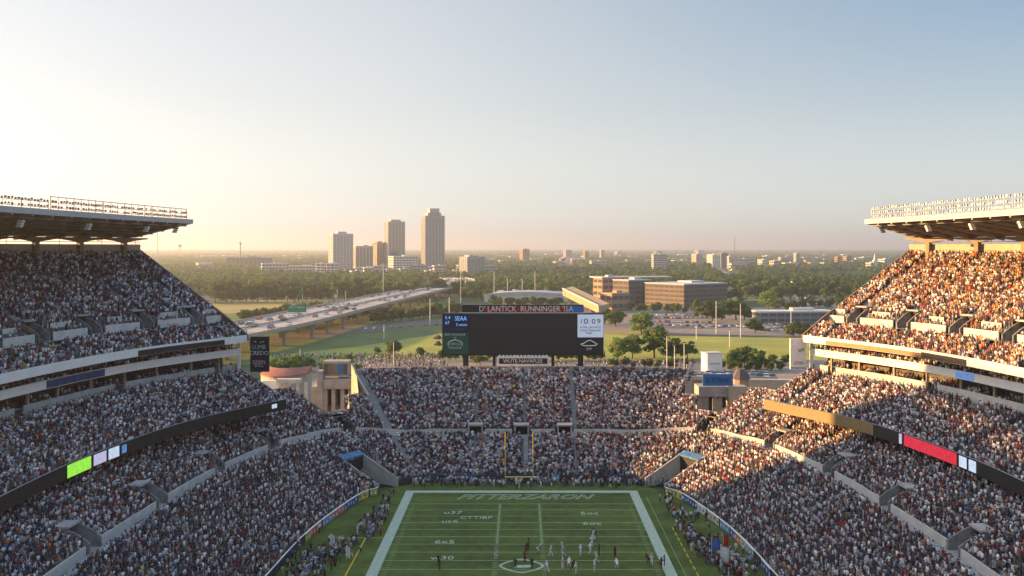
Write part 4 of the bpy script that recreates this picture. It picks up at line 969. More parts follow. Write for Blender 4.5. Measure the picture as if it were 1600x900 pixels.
FAR = [(812, 827, 389.5, 3200, 'rust', 'hazy brown tower block alone in the distance above the scoreboard'), (880, 893, 391, 4200, 'grey', 'hazy grey tower block in the far distance, left of two brown ones'), (911, 920, 393, 3600, 'rust', 'hazy narrow brown tower block in the far distance, middle of three'),
       (937, 944, 391, 3900, 'cream', 'hazy slender pale tower block, right of three far ones'), (921, 950, 408, 2500, 'cream', 'pale cream apartment block standing among the trees'), (873, 884, 404, 3000, 'rust', 'small hazy brown block with white front in the distance'),
       (868, 883, 423, 1900, 'white', 'small white roofed block among the mid trees'), (1018, 1042, 398, 2300, 'cream', 'pale blocky apartment building near the middle right distance'), (1049, 1082, 407, 2900, 'white', 'long low white block left of a stepped pale tower'),
       (1081, 1098, 397, 2700, 'cream', 'stepped pale tower block left of the tall mast'), (1105, 1125, 398, 2600, 'white', 'white block with dark side left of the tall mast'), (1120, 1137, 396, 2650, 'slate', 'dark glass block left of the tall mast'), (1136, 1143, 401, 2550, 'white', 'thin white block at the foot of the tall mast'),
       (1147, 1178, 405, 2600, 'cream', 'long sunlit cream block right of the tall mast'), (1184, 1200, 406, 2500, 'white', 'small white block right of the long cream one'), (1202, 1218, 408, 2250, 'cream', 'bright cream block nearest in the right distance'), (1190, 1207, 400, 4200, 'white', 'far white strip of building behind the cream blocks'),
       (1216, 1240, 402, 3300, 'cream', 'stepped cream block in the right distance'), (1240, 1249, 396, 2700, 'cream', 'slim pale tower in the right distance'), (1222, 1248, 411, 2450, 'white', 'low white row in front of the slim pale tower'), (1256, 1272, 412, 2700, 'white', 'low white block alone among trees right of the slim tower'),
       (1281, 1293, 411, 2500, 'cream', 'small cream block left of the rust coloured pair'), (1304, 1313, 402, 2600, 'rust', 'narrow rust coloured tower block in the right distance'), (1317, 1329, 401, 2900, 'rust', 'rust coloured block right of the narrow rust one'), (1324, 1339, 409, 2600, 'rust', 'low rust coloured block near the right stand'),
       (1353, 1368, 411, 2300, 'white', 'white church hall beside a pale spire near the right stand'), (1372, 1392, 405, 2600, 'white', 'white block just left of the right stand edge'), (748, 762, 413, 2600, 'white', 'small low white roof right of the grey slab block'), (762, 800, 421, 2300, 'white', 'long low white shed in the trees above the arena'), (800, 850, 419, 2500, 'cream', 'long low cream shed in the trees above the arena'),
       (1280, 1300, 398, 5200, 'slate', 'faint grey block on the right horizon'), (1020, 1035, 392, 6500, 'slate', 'faint grey block on the middle horizon'), (1085, 1100, 391, 7000, 'grey', 'faint pale block on the horizon left of the mast'), (960, 972, 393, 6000, 'grey', 'faint small block on the horizon above the brick complex')]
for (a, b, pyt, Y, sty, lab) in FAR:
    building('distant_building', lab, 'building', a, b, pyt, Y, sty, 30 if b-a < 22 else 14, .8 if b-a < 22 else .4, 4, vertical=(pyt < 400 and b-a < 22), floors=max(2, int((Z(pyt, Y))/5)), group='buildings scattered over the far plain')
# small houses and sheds scattered through the wood
for k in range(150):
    px_ = random.uniform(705, 1385) if k < 118 else random.uniform(300, 700); py_ = random.choice((random.uniform(398, 412), random.uniform(402, 426))); x_, y_ = G(px_, py_)
    if any((x_-b[0])**2+(y_-b[1])**2 < (b[2]+25)**2 for b in BFOOT): continue
    hh = random.uniform(9, 20); ww = random.uniform(14, 46)*(1 if y_ < 3500 else 1.8); st = random.choice(('cream', 'white', 'white', 'pale', 'rust', 'tan'))
    t = thing('distant_building', 'small %s building half hidden among the trees of the far plain' % {'cream': 'cream', 'white': 'white', 'pale': 'pale grey', 'rust': 'rust coloured', 'tan': 'tan'}[st], 'building', (x_, y_, 0), math.radians(random.uniform(5, 45)), 'small %s buildings among the far trees' % st); BFOOT.append((x_, y_, ww*.6))
    mb = MB(); mb.box((0, 0, hh/2), (ww, ww*.5, hh)); mb.build('wall', BW[st], t)
    mb = MB(); e = .8; mb.hexa([(-ww/2-e, -ww*.25-e, hh), (ww/2+e, -ww*.25-e, hh), (ww/2+e, ww*.25+e, hh), (-ww/2-e, ww*.25+e, hh), (-ww/2-e, -.4, hh+2.5), (ww/2+e, -.4, hh+2.5), (ww/2+e, .4, hh+2.5), (-ww/2-e, .4, hh+2.5)]); mb.build('roof', BW[random.choice(('pale', 'slate', 'tan', 'white'))], t)
    for zz in ((.35, .7) if hh > 13 else (.5,)):
        mb = MB(); mb.box((0, -ww*.25-.06, hh*zz), (ww*.85, .14, hh*.16)); mb.box((-ww/2-.06, 0, hh*zz), (.14, ww*.4, hh*.16)); mb.build('window_band', M['glass'], t)
# straight streets cutting through the wood
for (p0, p1, wd_) in (((640, 424), (980, 412), 20), ((760, 404), (1400, 417), 26), ((900, 425), (880, 398), 18), ((1150, 440), (1090, 396), 18), ((300, 430), (500, 424), 18), ((1390, 433), (1140, 428), 16)):
    a, b = G(*p0), G(*p1); d = Vector((b[0]-a[0], b[1]-a[1])); L_ = d.length; d.normalize(); nn = Vector((-d.y, d.x))*wd_/2
    sheet('road', [(a[0]-nn.x, a[1]-nn.y), (b[0]-nn.x, b[1]-nn.y), (b[0]+nn.x, b[1]+nn.y), (a[0]+nn.x, a[1]+nn.y)], -.2+.01*len(BFOOT) % .05, M['parking']); STREETS.append((a, b, wd_*1.3))
YT = 2300; t = thing('church_spire', 'thin pale spire beside the white hall near the right stand', 'spire', (X(1367, YT), YT, 0)); mb = MB(); hh = Z(396, YT); mb.box((0, 0, hh*.3), (9, 9, hh*.6)); mb.build('tower_base', BW['white'], t); mb = MB(); mb.tube((0, 0, hh*.6), (0, 0, hh), 4.5, .3, 6); mb.build('steeple', BW['white'], t)
YT = 2600
t = thing('radio_mast', 'very tall thin lattice mast standing above the right distance', 'mast', (X(1148, YT), YT, 0)); mb = MB(); hh = Z(370, YT)
for s in range(3): mb.tube((1.2*math.cos(s*2.1), 1.2*math.sin(s*2.1), 0), (.5*math.cos(s*2.1), .5*math.sin(s*2.1), hh), .45, .3, 4)
for k in range(12): mb.tube((1, 0, hh*k/12), (-.6, .9, hh*(k+.8)/12), .2, n=4)
mb.build('lattice', M['brown_steel'], t)
YT = 4200; t = thing('water_tower', 'small hazy water tower on the left horizon', 'water tower', (X(281, YT), YT, 0)); mb = MB(); z = Z(384, YT)
for s in range(4): mb.tube((7*math.cos(s*1.57), 7*math.sin(s*1.57), 0), (5*math.cos(s*1.57), 5*math.sin(s*1.57), z-4), .8, n=5)
mb.build('leg', M['grey_steel'], t); mb = MB(); mb.tube((0, 0, z-5), (0, 0, z+2), 5, 9, 12); mb.tube((0, 0, z+2), (0, 0, z+7), 9, 2, 12); mb.build('tank', BW['grey'], t)
YT = 3000; t = thing('broadcast_tower', 'slim hazy tower with a pod on the left horizon', 'tower', (X(375.5, YT), YT, 0)); mb = MB(); z = Z(377, YT); mb.tube((0, 0, 0), (0, 0, z-6), 2.5, 1.8, 8); mb.build('shaft', BW['grey'], t); mb = MB(); mb.tube((0, 0, z-9), (0, 0, z-4), 4, 4.6, 10); mb.tube((0, 0, z-4), (0, 0, z+5), .9, .3, 6); mb.build('pod', BW['grey'], t)

# white arena with arched bays, orange ramp, behind the scoreboard
YA = 960; x0, x1 = X(760, YA), X(884, YA); t = thing('arena', 'low white arena with arched bays and a curved pale roof behind the scoreboard', 'arena', ((x0+x1)/2, YA, 0)); w_ = x1-x0; h_ = Z(460, YA); BFOOT.append(((x0+x1)/2, YA, w_*.5))
mb = MB(); n = 5; bw = w_/n
for k in range(n):
    u = -w_/2+bw*k
    for j in range(8):
        a0, a1 = math.pi*j/8, math.pi*(j+1)/8; xa, xb = u+bw/2-bw*.38*math.cos(a0), u+bw/2-bw*.38*math.cos(a1); za, zb_ = h_*.62*max(.0, math.sin(a0))**.5, h_*.62*max(.0, math.sin(a1))**.5
        mb.quad((xa, 0, za), (xb, 0, zb_), (xb, 0, h_), (xa, 0, h_))
    mb.box((u, .6, h_/2), (bw*.26, 1.2, h_-.02))
mb.box((w_/2, .6, h_/2), (bw*.26, 1.2, h_-.02)); mb.quad((-w_/2, 60, 0), (w_/2, 60, 0), (w_/2, 60, h_), (-w_/2, 60, h_)); mb.build('arcade_wall', BW['white'], t)
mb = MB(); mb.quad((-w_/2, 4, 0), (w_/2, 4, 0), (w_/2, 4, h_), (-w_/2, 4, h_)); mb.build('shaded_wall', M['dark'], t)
mb = MB()
for k in range(10):
    a, b = -w_/2+w_*k/10, -w_/2+w_*(k+1)/10; c = lambda v: h_+2.6*(1-(2*v/w_)**2)+.3
    mb.hexa([(a, -1, h_-.5), (b, -1, h_-.5), (b, 60, h_-.5), (a, 60, h_-.5), (a, -1, c(a)), (b, -1, c(b)), (b, 60, c(b)), (a, 60, c(a))])
mb.build('roof', BW['pale'], t)
pr = [(878, 452, 470), (930, 476, 492)]; Y0, Y1 = 860, 800
t = thing('ramp', 'long sloping sunlit tan ramp beside the brick complex', 'ramp', (X(903, 830), 830, 0)); xa, xb = X(879, Y0)-X(903, 830), X(935, Y1)-X(903, 830); za, zb_ = Z(451, Y0), Z(478, Y1); BFOOT.append((X(903, 830), 830, 20))
mb = MB(); mb.hexa([(xa, 26, za-6), (xb, -34, zb_-6), (xb+9, -30, zb_-6), (xa+9, 30, za-6), (xa, 26, za), (xb, -34, zb_), (xb+9, -30, zb_+2), (xa+9, 30, za+2)]); mb.build('deck', BW['tan'], t)
mb = MB(); mb.hexa([(xa-.6, 25.8, za-.4), (xb-.6, -34.2, zb_-.4), (xb, -34.2, zb_-.4), (xa, 25.8, za-.4), (xa-.6, 25.8, za+1), (xb-.6, -34.2, zb_+1), (xb, -34.2, zb_+1), (xa, 25.8, za+1)]); mb.build('parapet', BW['cream'], t)
for f in (.1, .4, .7): mb = MB(); mb.box((xa+(xb-xa)*f+4, 28-60*f, (za+(zb_-za)*f-6)/2), (2.5, 2.5, za+(zb_-za)*f-6)); mb.build('pillar', BW['tan'], t)

# ---- entrance buildings in the corners of the bowl
def gatehouse(px0, px1, pyt, pyb, Y, label, side):
    x0, x1 = X(px0, Y), X(px1, Y); zt, zb_ = Z(pyt, Y), Z(pyb, Y)-2; w = x1-x0
    t = thing('gatehouse', label, 'gatehouse', ((x0+x1)/2, Y, 0)); h = zt-zb_
    mb = MB(); mb.box((0, 3.6, zt-h*.22), (w, 7, h*.3)); mb.build('lintel', M['corner_stone'], t)
    mb = MB(); mb.box((0, 6, zb_/2+h*.3), (w*.98, 2, zb_+h*.6)); mb.build('back_wall', M['corner_stone'], t)
    xs = (-.48, -.16, .16, .48) if side < 0 else (-.46, -.27, -.02, .14, .44)
    for k, f in enumerate(xs):
        mb = MB(); mb.box((f*w, 1.2, (zt-h*.37)/2), (1.0 if k not in (0, len(xs)-1) else 1.7, 1.2, zt-h*.37)); mb.build('column', M['corner_stone'], t)
    mb = MB()
    for f in (-.32, 0, .3): mb.box((f*w, 4.7, zb_+h*.27), (w*.2, .5, h*.5))
    mb.build('doorway', M['dark'], t)
    return t, w, zt, zb_, h
t, w_, zt, zb_, h_ = gatehouse(505, 549, 590, 627, 272, 'pale gatehouse with three dark doorways and a dark glass upper storey in the left corner', -1)
mb = MB(); mb.box((-w_*.12, 5, zt+2.2), (w_*.92, 5, 4.2)); up = mb.build('upper_storey', M['corner_stone'], t)
for k in range(5): mb = MB(); mb.box((-w_*.12+(k-2)*w_*.17, 2.42, zt+2.1), (w_*.15, .14, 3.0)); mb.build('window', M['glass'] if k != 3 else M['blue_sign'], up)
mb = MB(); mb.box((-w_*.62, 2, zt/2+.9), (1.5, 4, zt+1.8)); mb.build('side_tower', M['corner_stone'], t)
mb = MB(); mb.box((-w_*.84, 4, zt/2-1.4), (2.0, 5, zt-2.8)); mb.build('side_tower', M['corner_stone'], t)
t, w_, zt, zb_, h_ = gatehouse(1092, 1146, 601, 641, 265, 'pale columned gatehouse under a blue sign in the right corner', 1)
mb = MB(); mb.box((w_*.06, .6, zt+1.2), (X(1152, 265)-X(1105, 265), .5, 3.2)); sg_ = mb.build('blue_sign', M['blue_sign'], t)
text('lettering', 'JLTORNE', 1.8, (w_*.06, .3, zt+1.2), UP, navy, sg_, 0, 0, .9)
mb = MB(); mb.box((w_*.62, 3, zt/2), (5, 8, zt-1)); mb.build('side_tower', M['beige_concrete'], t)
mb = MB(); mb.tube((w_*.85, 6, 0), (w_*.85, 6, zt+1), 2.4, 2.4, 10); mb.build('round_tower', M['tan_steel'], t)
mb = MB(); mb.tube((w_*.85, 6, zt+1), (w_*.85, 6, zt+3.6), 2.9, 1.2, 10); mb.build('domed_roof', M['rail'], t)
# pavilion with red roof, left; pale walls
YR = 300; x0, x1 = X(398, YR), X(472, YR); t = thing('pavilion', 'low curved pavilion with a red roof beyond the left corner of the bowl', 'pavilion', ((x0+x1)/2, YR, 0)); w_ = x1-x0; zt = Z(583, YR)
mb = MB(); rr = MB()
for k in range(10):
    a, b = -w_/2+w_*k/10, -w_/2+w_*(k+1)/10; ya = lambda v: 7*(v/w_*2)**2
    mb.hexa([(a, ya(a), 0), (b, ya(b), 0), (b, ya(b)+7, 0), (a, ya(a)+7, 0), (a, ya(a), zt-1.4), (b, ya(b), zt-1.4), (b, ya(b)+7, zt-1.4), (a, ya(a)+7, zt-1.4)])
    rr.hexa([(a, ya(a)-.6, zt-1.35), (b, ya(b)-.6, zt-1.35), (b, ya(b)+7.6, zt-1.35), (a, ya(a)+7.6, zt-1.35), (a, ya(a)-.6, zt-.9), (b, ya(b)-.6, zt-.9), (b, ya(b)+7.6, zt+.6), (a, ya(a)+7.6, zt+.6)])
mb.build('wall', M['beige_concrete'], t); rr.build('roof', M['red_roof'], t)
mb = MB(); mb.box((-.6, -1.2, zt-3.4), (w_*.5, 2, 2.6)); mb.build('signboard', M['white_paint'], t)
for k in range(4):
    mb = MB(); mb.box((w_*.12+k*2.6, -4, zt*.42), (.9, .9, zt*.84)); mb.build('column', M['pale_concrete'], t)
mb = MB(); mb.box((w_*.28, -3.4, zt*.87), (w_*.5, 2.4, 1.2)); mb.build('lintel', M['pale_concrete'], t)
# white box and low walls right
YB = 300; t = thing('white_kiosk', 'plain white box kiosk above the right end of the far stand', 'kiosk', (X(1112, YB), YB, 0), .3); mb = MB(); zt = Z(551, YB); mb.box((0, 0, zt/2), (5.2, 4, zt)); mb.build('wall', M['white_paint'], t); mb = MB(); mb.box((0, 0, zt+.1), (5.5, 4.3, .2)); mb.build('roof', M['pale_concrete'], t)
mb = MB(); mb.box((0, -2.05, zt-3.2), (3.6, .1, .35)); mb.build('ledge', M['grey_steel'], t)
YB = 285; t = thing('terrace_wall', 'long pale wall beside the right gatehouse roof', 'wall', (X(1215, YB), YB, 0), -.1); mb = MB(); zt = Z(594, YB); mb.box((0, 0, zt/2), (20, .6, zt)); mb.build('panel', M['beige_concrete'], t); mb = MB(); mb.box((0, 0, zt+.15), (20.3, .9, .3)); mb.build('coping', M['white_paint'], t)
YB = 290; t = thing('terrace', 'raised tan terrace deck with low parapet beyond the right gatehouse', 'terrace', (X(1145, YB), YB, 0)); mb = MB(); zt = Z(592, YB); mb.box((0, 6, zt/2), (26, 16, zt)); mb.build('deck', M['plaza'], t); mb = MB(); mb.box((0, -2.2, zt+.5), (26, .3, 1.0)); mb.build('parapet', M['beige_concrete'], t)
TERR = (X(1145, YB)-13, X(1145, YB)+13, 289, 302, zt)

# ================================================================== trees
def crown(seed, nclump, nleaf, rx, rz, leaf, columnar=False, lime=1.0):
    r = np.random.default_rng(seed); P = []; Tn = []; NR_ = []
    g = [np.array((.06, .115, .024)), np.array((.09, .15, .03)), np.array((.13, .17, .034)), np.array((.045, .09, .026))]
    for k in range(nclump):
        u = r.normal(size=3); u /= np.linalg.norm(u); rad = r.uniform(.35, .92)
        c = np.array((u[0]*rx*rad, u[1]*rx*rad, u[2]*rz*rad)); cs = r.uniform(.22, .4)*min(rx, rz)*(1.1 if not columnar else .9)
        col = g[r.integers(0, 4)]*r.uniform(.8, 1.25)*lime
        v = r.normal(size=(nleaf, 3)); v /= np.linalg.norm(v, axis=1)[:, None]; v *= (r.uniform(.3, 1, nleaf)**.5)[:, None]*cs*np.array((1.15, 1.15, .8))
        P.append(c+v); NR_.append(v/np.linalg.norm(v, axis=1)[:, None]+.5*(c+v)/np.linalg.norm(c+v, axis=1)[:, None]); Tn.append(np.clip(col[None]*r.uniform(.75, 1.3, (nleaf, 1)), 0, .36))
    P = np.vstack(P); Tn = np.vstack(Tn); n = len(P)
    nr = np.vstack(NR_)+r.normal(0, .45, (n, 3)); a = np.cross(nr, r.normal(size=(n, 3))); a /= np.linalg.norm(a, axis=1)[:, None]; b = np.cross(nr, a); b /= np.linalg.norm(b, axis=1)[:, None]
    s = (leaf*r.uniform(.6, 1.3, n))[:, None]
    V = np.stack([P-a*s, P+b*s*.75, P+a*s, P-b*s*.75], 1).reshape(-1, 3); Q = np.arange(4*n).reshape(-1, 4)
    return V, Q, np.repeat(Tn, 4, 0)
LEAF = attr_mat('foliage', 'tint', .75, .5); BARK = mat('bark', (.09, .065, .045), .95, .3, 2)
def tree_proto(seed, h, rx, columnar=False, lime=1.0):
    rz = h*.43 if not columnar else h*.47; cz = h-rz
    V, Q, Cc = crown(seed, 34, 70, rx, rz, .45, columnar, lime); V = V+np.array((0, 0, cz))
    me = big_mesh('crown', V, Q, 'tint', Cc, LEAF)
    mb = MB(); mb.tube((0, 0, -.4), (.1, 0, h*.35), h*.028, h*.02, 7); r = random.Random(seed)
    mb.tube((.1, 0, h*.35), (.15, .1, h*.75), h*.02, h*.006, 6)
    for k in range(5):
        t = r.uniform(0, 6.28); mb.tube((.1, 0, h*r.uniform(.28, .45)), (rx*.65*math.cos(t), rx*.65*math.sin(t), cz+rz*r.uniform(-.4, .35)), h*.012, h*.003, 5)
    tr = bpy.data.meshes.new('trunk'); tr.from_pydata(mb.v, [], mb.f); tr.materials.append(BARK)
    return me, tr
PROTO = [tree_proto(11, 11, 4.8), tree_proto(12, 12, 5.4), tree_proto(13, 10, 5.0), tree_proto(14, 13, 4.6), tree_proto(15, 11, 5.6)]
PLIME = [tree_proto(21, 10, 5.2, False, 1.9), tree_proto(22, 11, 4.8, False, 1.7), tree_proto(23, 9, 5.0, False, 2.0)]
PCOL = [tree_proto(16, 9, 2.0, True)]
def put_tree(x, y, h, label, group=None, kind=None, name='tree'):
    me, tr = (PROTO[random.randrange(5)] if kind is None else PLIME[random.randrange(3)] if kind == 'lime' else PCOL[0]); s = h/11.4 if kind is None else h/10 if kind == 'lime' else h/9
    t = thing(name, label, 'tree', (x, y, -.1), random.uniform(0, 6.28), group); t.scale = (s*random.uniform(.9, 1.15), s*random.uniform(.9, 1.15), s*random.uniform(.92, 1.08))
    link('trunk', tr, t); link('crown', me, t); return t
def tree_at(px, pyb, pyt, label, group=None, kind=None):
    x, y = G(px, pyb); o = put_tree(x, y, (pyb-pyt)/F_PX*y*1.05, label, group, kind); w = 1.0 if kind else 1.35; o.scale = (o.scale[0]*w, o.scale[1]*w, o.scale[2]); return o
for px, pb, pt, lb in ((1002, 522, 489, 'broad tree with rounded crown at the edge of the right parking lot'), (962, 510, 485, 'dark tree close to the right edge of the scoreboard'), (945, 506, 480, 'dark tree half hidden behind the top right corner of the scoreboard'),
                       (1022, 559, 516, 'largest broad tree on the lawn right of the scoreboard'), (988, 560, 527, 'bushy tree on the lawn beside the scoreboard'), (965, 562, 530, 'yellow-green tree touching the right edge of the scoreboard'), (1050, 562, 530, 'dark round tree beside the flagpoles on the right lawn'), (1074, 562, 536, 'low dark tree left of the white kiosk'),
                       (1181, 576, 540, 'round pale green tree right of the white kiosk'), (1145, 576, 550, 'low bushy tree just right of the white kiosk'), (1163, 574, 546, 'bushy tree between the kiosk and the round pale tree'), (1207, 570, 553, 'small round shrub-like tree near the right sign panel'), (1228, 570, 555, 'small dark tree beside the white sign panel'),
                       (1113, 503, 465, 'tall tree with narrow crown right of the brick building'), (1128, 500, 473, 'broad tree at the corner of the brick building'), (1150, 500, 470, 'dark dense tree left of the low white-roofed building'), (1163, 500, 473, 'dark tree beside the low white-roofed building'), (1180, 520, 496, 'small tree in front of the low white-roofed building'),
                       (1201, 485, 455, 'tall bright green tree above the low white-roofed building'), (1218, 486, 468, 'tree behind the low white-roofed building'), (1237, 487, 466, 'pointed tree behind the middle of the low building'), (1240, 527, 498, 'broad tree in the right parking lot in front of the low building'), (1256, 526, 505, 'smaller tree in the right lot beside the stand edge'),
                       (615, 555, 532, 'dark tree alone on the left lawn'), (590, 552, 541, 'tiny dark tree on the left lawn'), (657, 558, 545, 'tiny sapling on the left lawn near the scoreboard'), (750, 570, 553, 'low tree seen under the scoreboard'),
                       (433, 581, 556, 'bright leafy tree beside the black sign panel'), (446, 582, 555, 'bright tree second from the black sign panel'), (463, 580, 554, 'pointed bright tree by the plaza pole'), (482, 580, 557, 'bright rounded tree left of the gatehouse on the plaza'), (508, 582, 562, 'small flat-topped tree on the plaza'), (539, 583, 558, 'round dark green tree on the plaza'), (557, 590, 570, 'bright low tree beside the raking wall'), (547, 595, 580, 'small yellowish shrub tree above the left gatehouse')):
    tree_at(px, pb, pt, lb, None, 'lime' if (px < 560 and px not in (539,)) or px in (1002, 965, 1181, 1201, 1145, 988) else None)
tree_at(1088, 497, 467, 'slim columnar tree in front of the brick building', kind='col')
def row(pts, h0, h1, label, group, jit=.0):
    for (px, pb) in pts:
        x, y = G(px+random.uniform(-4, 4)*1, pb+random.uniform(-.6, .6)*1); put_tree(x, y, random.uniform(h0, h1), label, group)
row([(582+k*7, 506-k*.75) for k in range(20)], 8, 11, 'dark tree in the row under the right side of the elevated highway', 'trees beside the highway piers')
row([(376+k*8, 503-k*.95) for k in range(26)], 8, 9.5, 'tree in the row added along the far side of the elevated highway to shade the ground under it', 'added shade trees on the far side of the highway')  # row added to block the low sun beneath the deck, mostly hidden
row([(405+k*8.5, 517-k*1.05) for k in range(26)], 4.5, 7, 'low tree in the dark row beneath the elevated highway', 'trees beneath the highway')
row([(335+k*9.5, 473-k*.15) for k in range(33)], 13, 19, 'leafy tree in the sunlit line behind the yellow field', 'trees behind the yellow field')
row([(330+k*10, 467-k*.1) for k in range(40)], 14, 21, 'tall tree in the wood behind the left parking strip', 'trees behind the left parking strip')
row([(770+k*12.5, 481) for k in range(9)], 8, 10, 'clipped tree standing before an arch of the white arena', 'trees in front of the arena')
row([(725+k*9, 468+random.uniform(-2, 3)) for k in range(16)], 10, 16, 'yellow-green tree by the four tall poles behind the arena', 'trees around the arena')
row([(985+k*11, 489+random.uniform(-3, 1)) for k in range(10)], 7, 10, 'dark tree along the foot of the brick building', 'trees at the foot of the brick building')
row([(1140+k*9.5, 467+random.uniform(-4, 4)) for k in range(28)], 13, 20, 'dark tree in the dense right wood above the parking lots', 'trees of the right wood')
row([(1135+k*10, 455+random.uniform(-4, 2)) for k in range(28)], 13, 20, 'dark tree in the dense right wood above the parking lots', 'trees of the right wood')
row([(1255+k*9, 480+random.uniform(-3, 3)) for k in range(10)], 8, 12, 'green tree between the right wood and the stand edge', 'trees by the right stand')

row([(690+k*12, 563.5+random.uniform(-1.5, 1)) for k in range(22)], 3.5, 6, 'small tree in the strip of planting behind the far stand', 'small trees behind the far stand')
row([(952+k*13, 574+random.uniform(-1.5, 1)) for k in range(10)], 3, 5, 'low bush tree on the paving right of the scoreboard legs', 'low trees right of the scoreboard legs')
row([(1120+k*11, 579+random.uniform(-2, 2)) for k in range(10)], 3, 5, 'low bush tree on the paving beyond the right gatehouse', 'low trees beyond the right gatehouse')
# ---- the wood out to the horizon, one mass
def inside(px, py, poly):
    c = np.zeros(len(px), bool); n = len(poly)
    for i in range(n):
        (x0, y0), (x1, y1) = poly[i], poly[(i+1) % n]
        k = ((y0 > py) != (y1 > py)) & (px < (x1-x0)*(py-y0)/(y1-y0+1e-9)+x0); c ^= k
    return c
def forest(y0, y1, cell, K, size, hmin, hmax, fill, rad):
    n = int((y1-y0)*(y1+y0)*.5*1.3/cell**2*fill); y = np.sqrt(rng.uniform(y0*y0, y1*y1, n)); x = y*rng.uniform(-.6, .56, n)
    px = CX+F_PX*x/y; py = CY+F_PX*(H)/y
    clump = np.sin(x*.011+1.3)*np.sin(y*.0063+.5)+.6*np.sin(x*.031)*np.cos(y*.021)+.5*np.sin(x*.0031-y*.0017)
    ok = clump > np.where(y > 1500, -.55, -.8)
    for poly in (((300, 502), (680, 472), (680, 457), (300, 460)), ((690, 500), (930, 500), (930, 462), (740, 462)), ((880, 525), (1300, 530), (1420, 500), (1300, 452), (1215, 455), (1125, 460), (1125, 480), (925, 464)), ((390, 570), (760, 520), (760, 470), (690, 458), (390, 500)),):
        ok &= ~inside(px, py, poly)
    xn = np.interp(y, hw[:, 1], hw[:, 0]); ok &= ~((x < xn+10) & (x > xn-70) & (y < 1520))
    for (bx_, by_, br) in BFOOT: ok &= ~(((x-bx_)**2+(y-by_)**2 < (br+4)**2) | ((abs(x-bx_) < br) & (y < by_) & (y > by_-max(60, by_*.05)) & (by_ < 2800)))
    for (a, b, w_) in STREETS:
        dx, dy = b[0]-a[0], b[1]-a[1]; L2 = dx*dx+dy*dy; tt = np.clip(((x-a[0])*dx+(y-a[1])*dy)/L2, 0, 1); ok &= (x-a[0]-tt*dx)**2+(y-a[1]-tt*dy)**2 > w_*w_
    x, y = x[ok], y[ok]; n = len(x); h = rng.uniform(hmin, hmax, n)
    u = rng.normal(size=(n, K, 3)); u /= np.linalg.norm(u, axis=2)[:, :, None]; u[:, :, 2] = np.where(u[:, :, 2] < -.3, -u[:, :, 2], u[:, :, 2])
    lump = rng.uniform(.7, 1.1, (n, K, 1)); R = (rad*rng.uniform(.75, 1.3, n))[:, None]
    P = np.stack([x[:, None]+u[:, :, 0]*R*lump[:, :, 0], y[:, None]+u[:, :, 1]*R*lump[:, :, 0], h[:, None]*.62+u[:, :, 2]*h[:, None]*.38*lump[:, :, 0]], 2)
    a = np.cross(u, rng.normal(size=(n, K, 3))); a /= np.linalg.norm(a, axis=2)[:, :, None]; b = np.cross(u+rng.normal(0, .35, (n, K, 3)), a); b /= np.linalg.norm(b, axis=2)[:, :, None]
    s = size*rng.uniform(.6, 1.3, (n, K, 1)); V = np.stack([P-a*s, P+b*s*.8, P+a*s, P-b*s*.8], 2).reshape(-1, 3)
    g = np.array([(.06, .12, .03), (.08, .145, .034), (.11, .16, .036), (.05, .1, .034)])[rng.integers(0, 4, n)]*rng.uniform(.8, 1.25, (n, 1))
    C2 = np.clip(g[:, None]*rng.uniform(.75, 1.3, (n, K, 1)), 0, .3); C2 = np.repeat(C2.reshape(-1, 3), 4, 0)
    return V, C2
FV, FC = [], []
for args in ((930, 2000, 10.5, 60, 1.5, 9, 17, .75, 4.6), (2000, 4000, 17, 26, 2.9, 10, 18, .8, 7), (4000, 8000, 34, 16, 6, 11, 19, .85, 15), (8000, 22000, 90, 12, 15, 12, 22, .9, 42)):
    v, c = forest(*args); FV.append(v); FC.append(c)
FV = np.vstack(FV); FC = np.vstack(FC); print('forest quads', len(FV)//4)
tag(link('forest', big_mesh('forest', FV, np.arange(len(FV)).reshape(-1, 4), 'tint', FC, LEAF)), 'endless wood of tree crowns covering the plain out to the horizon', 'forest', kind='stuff')

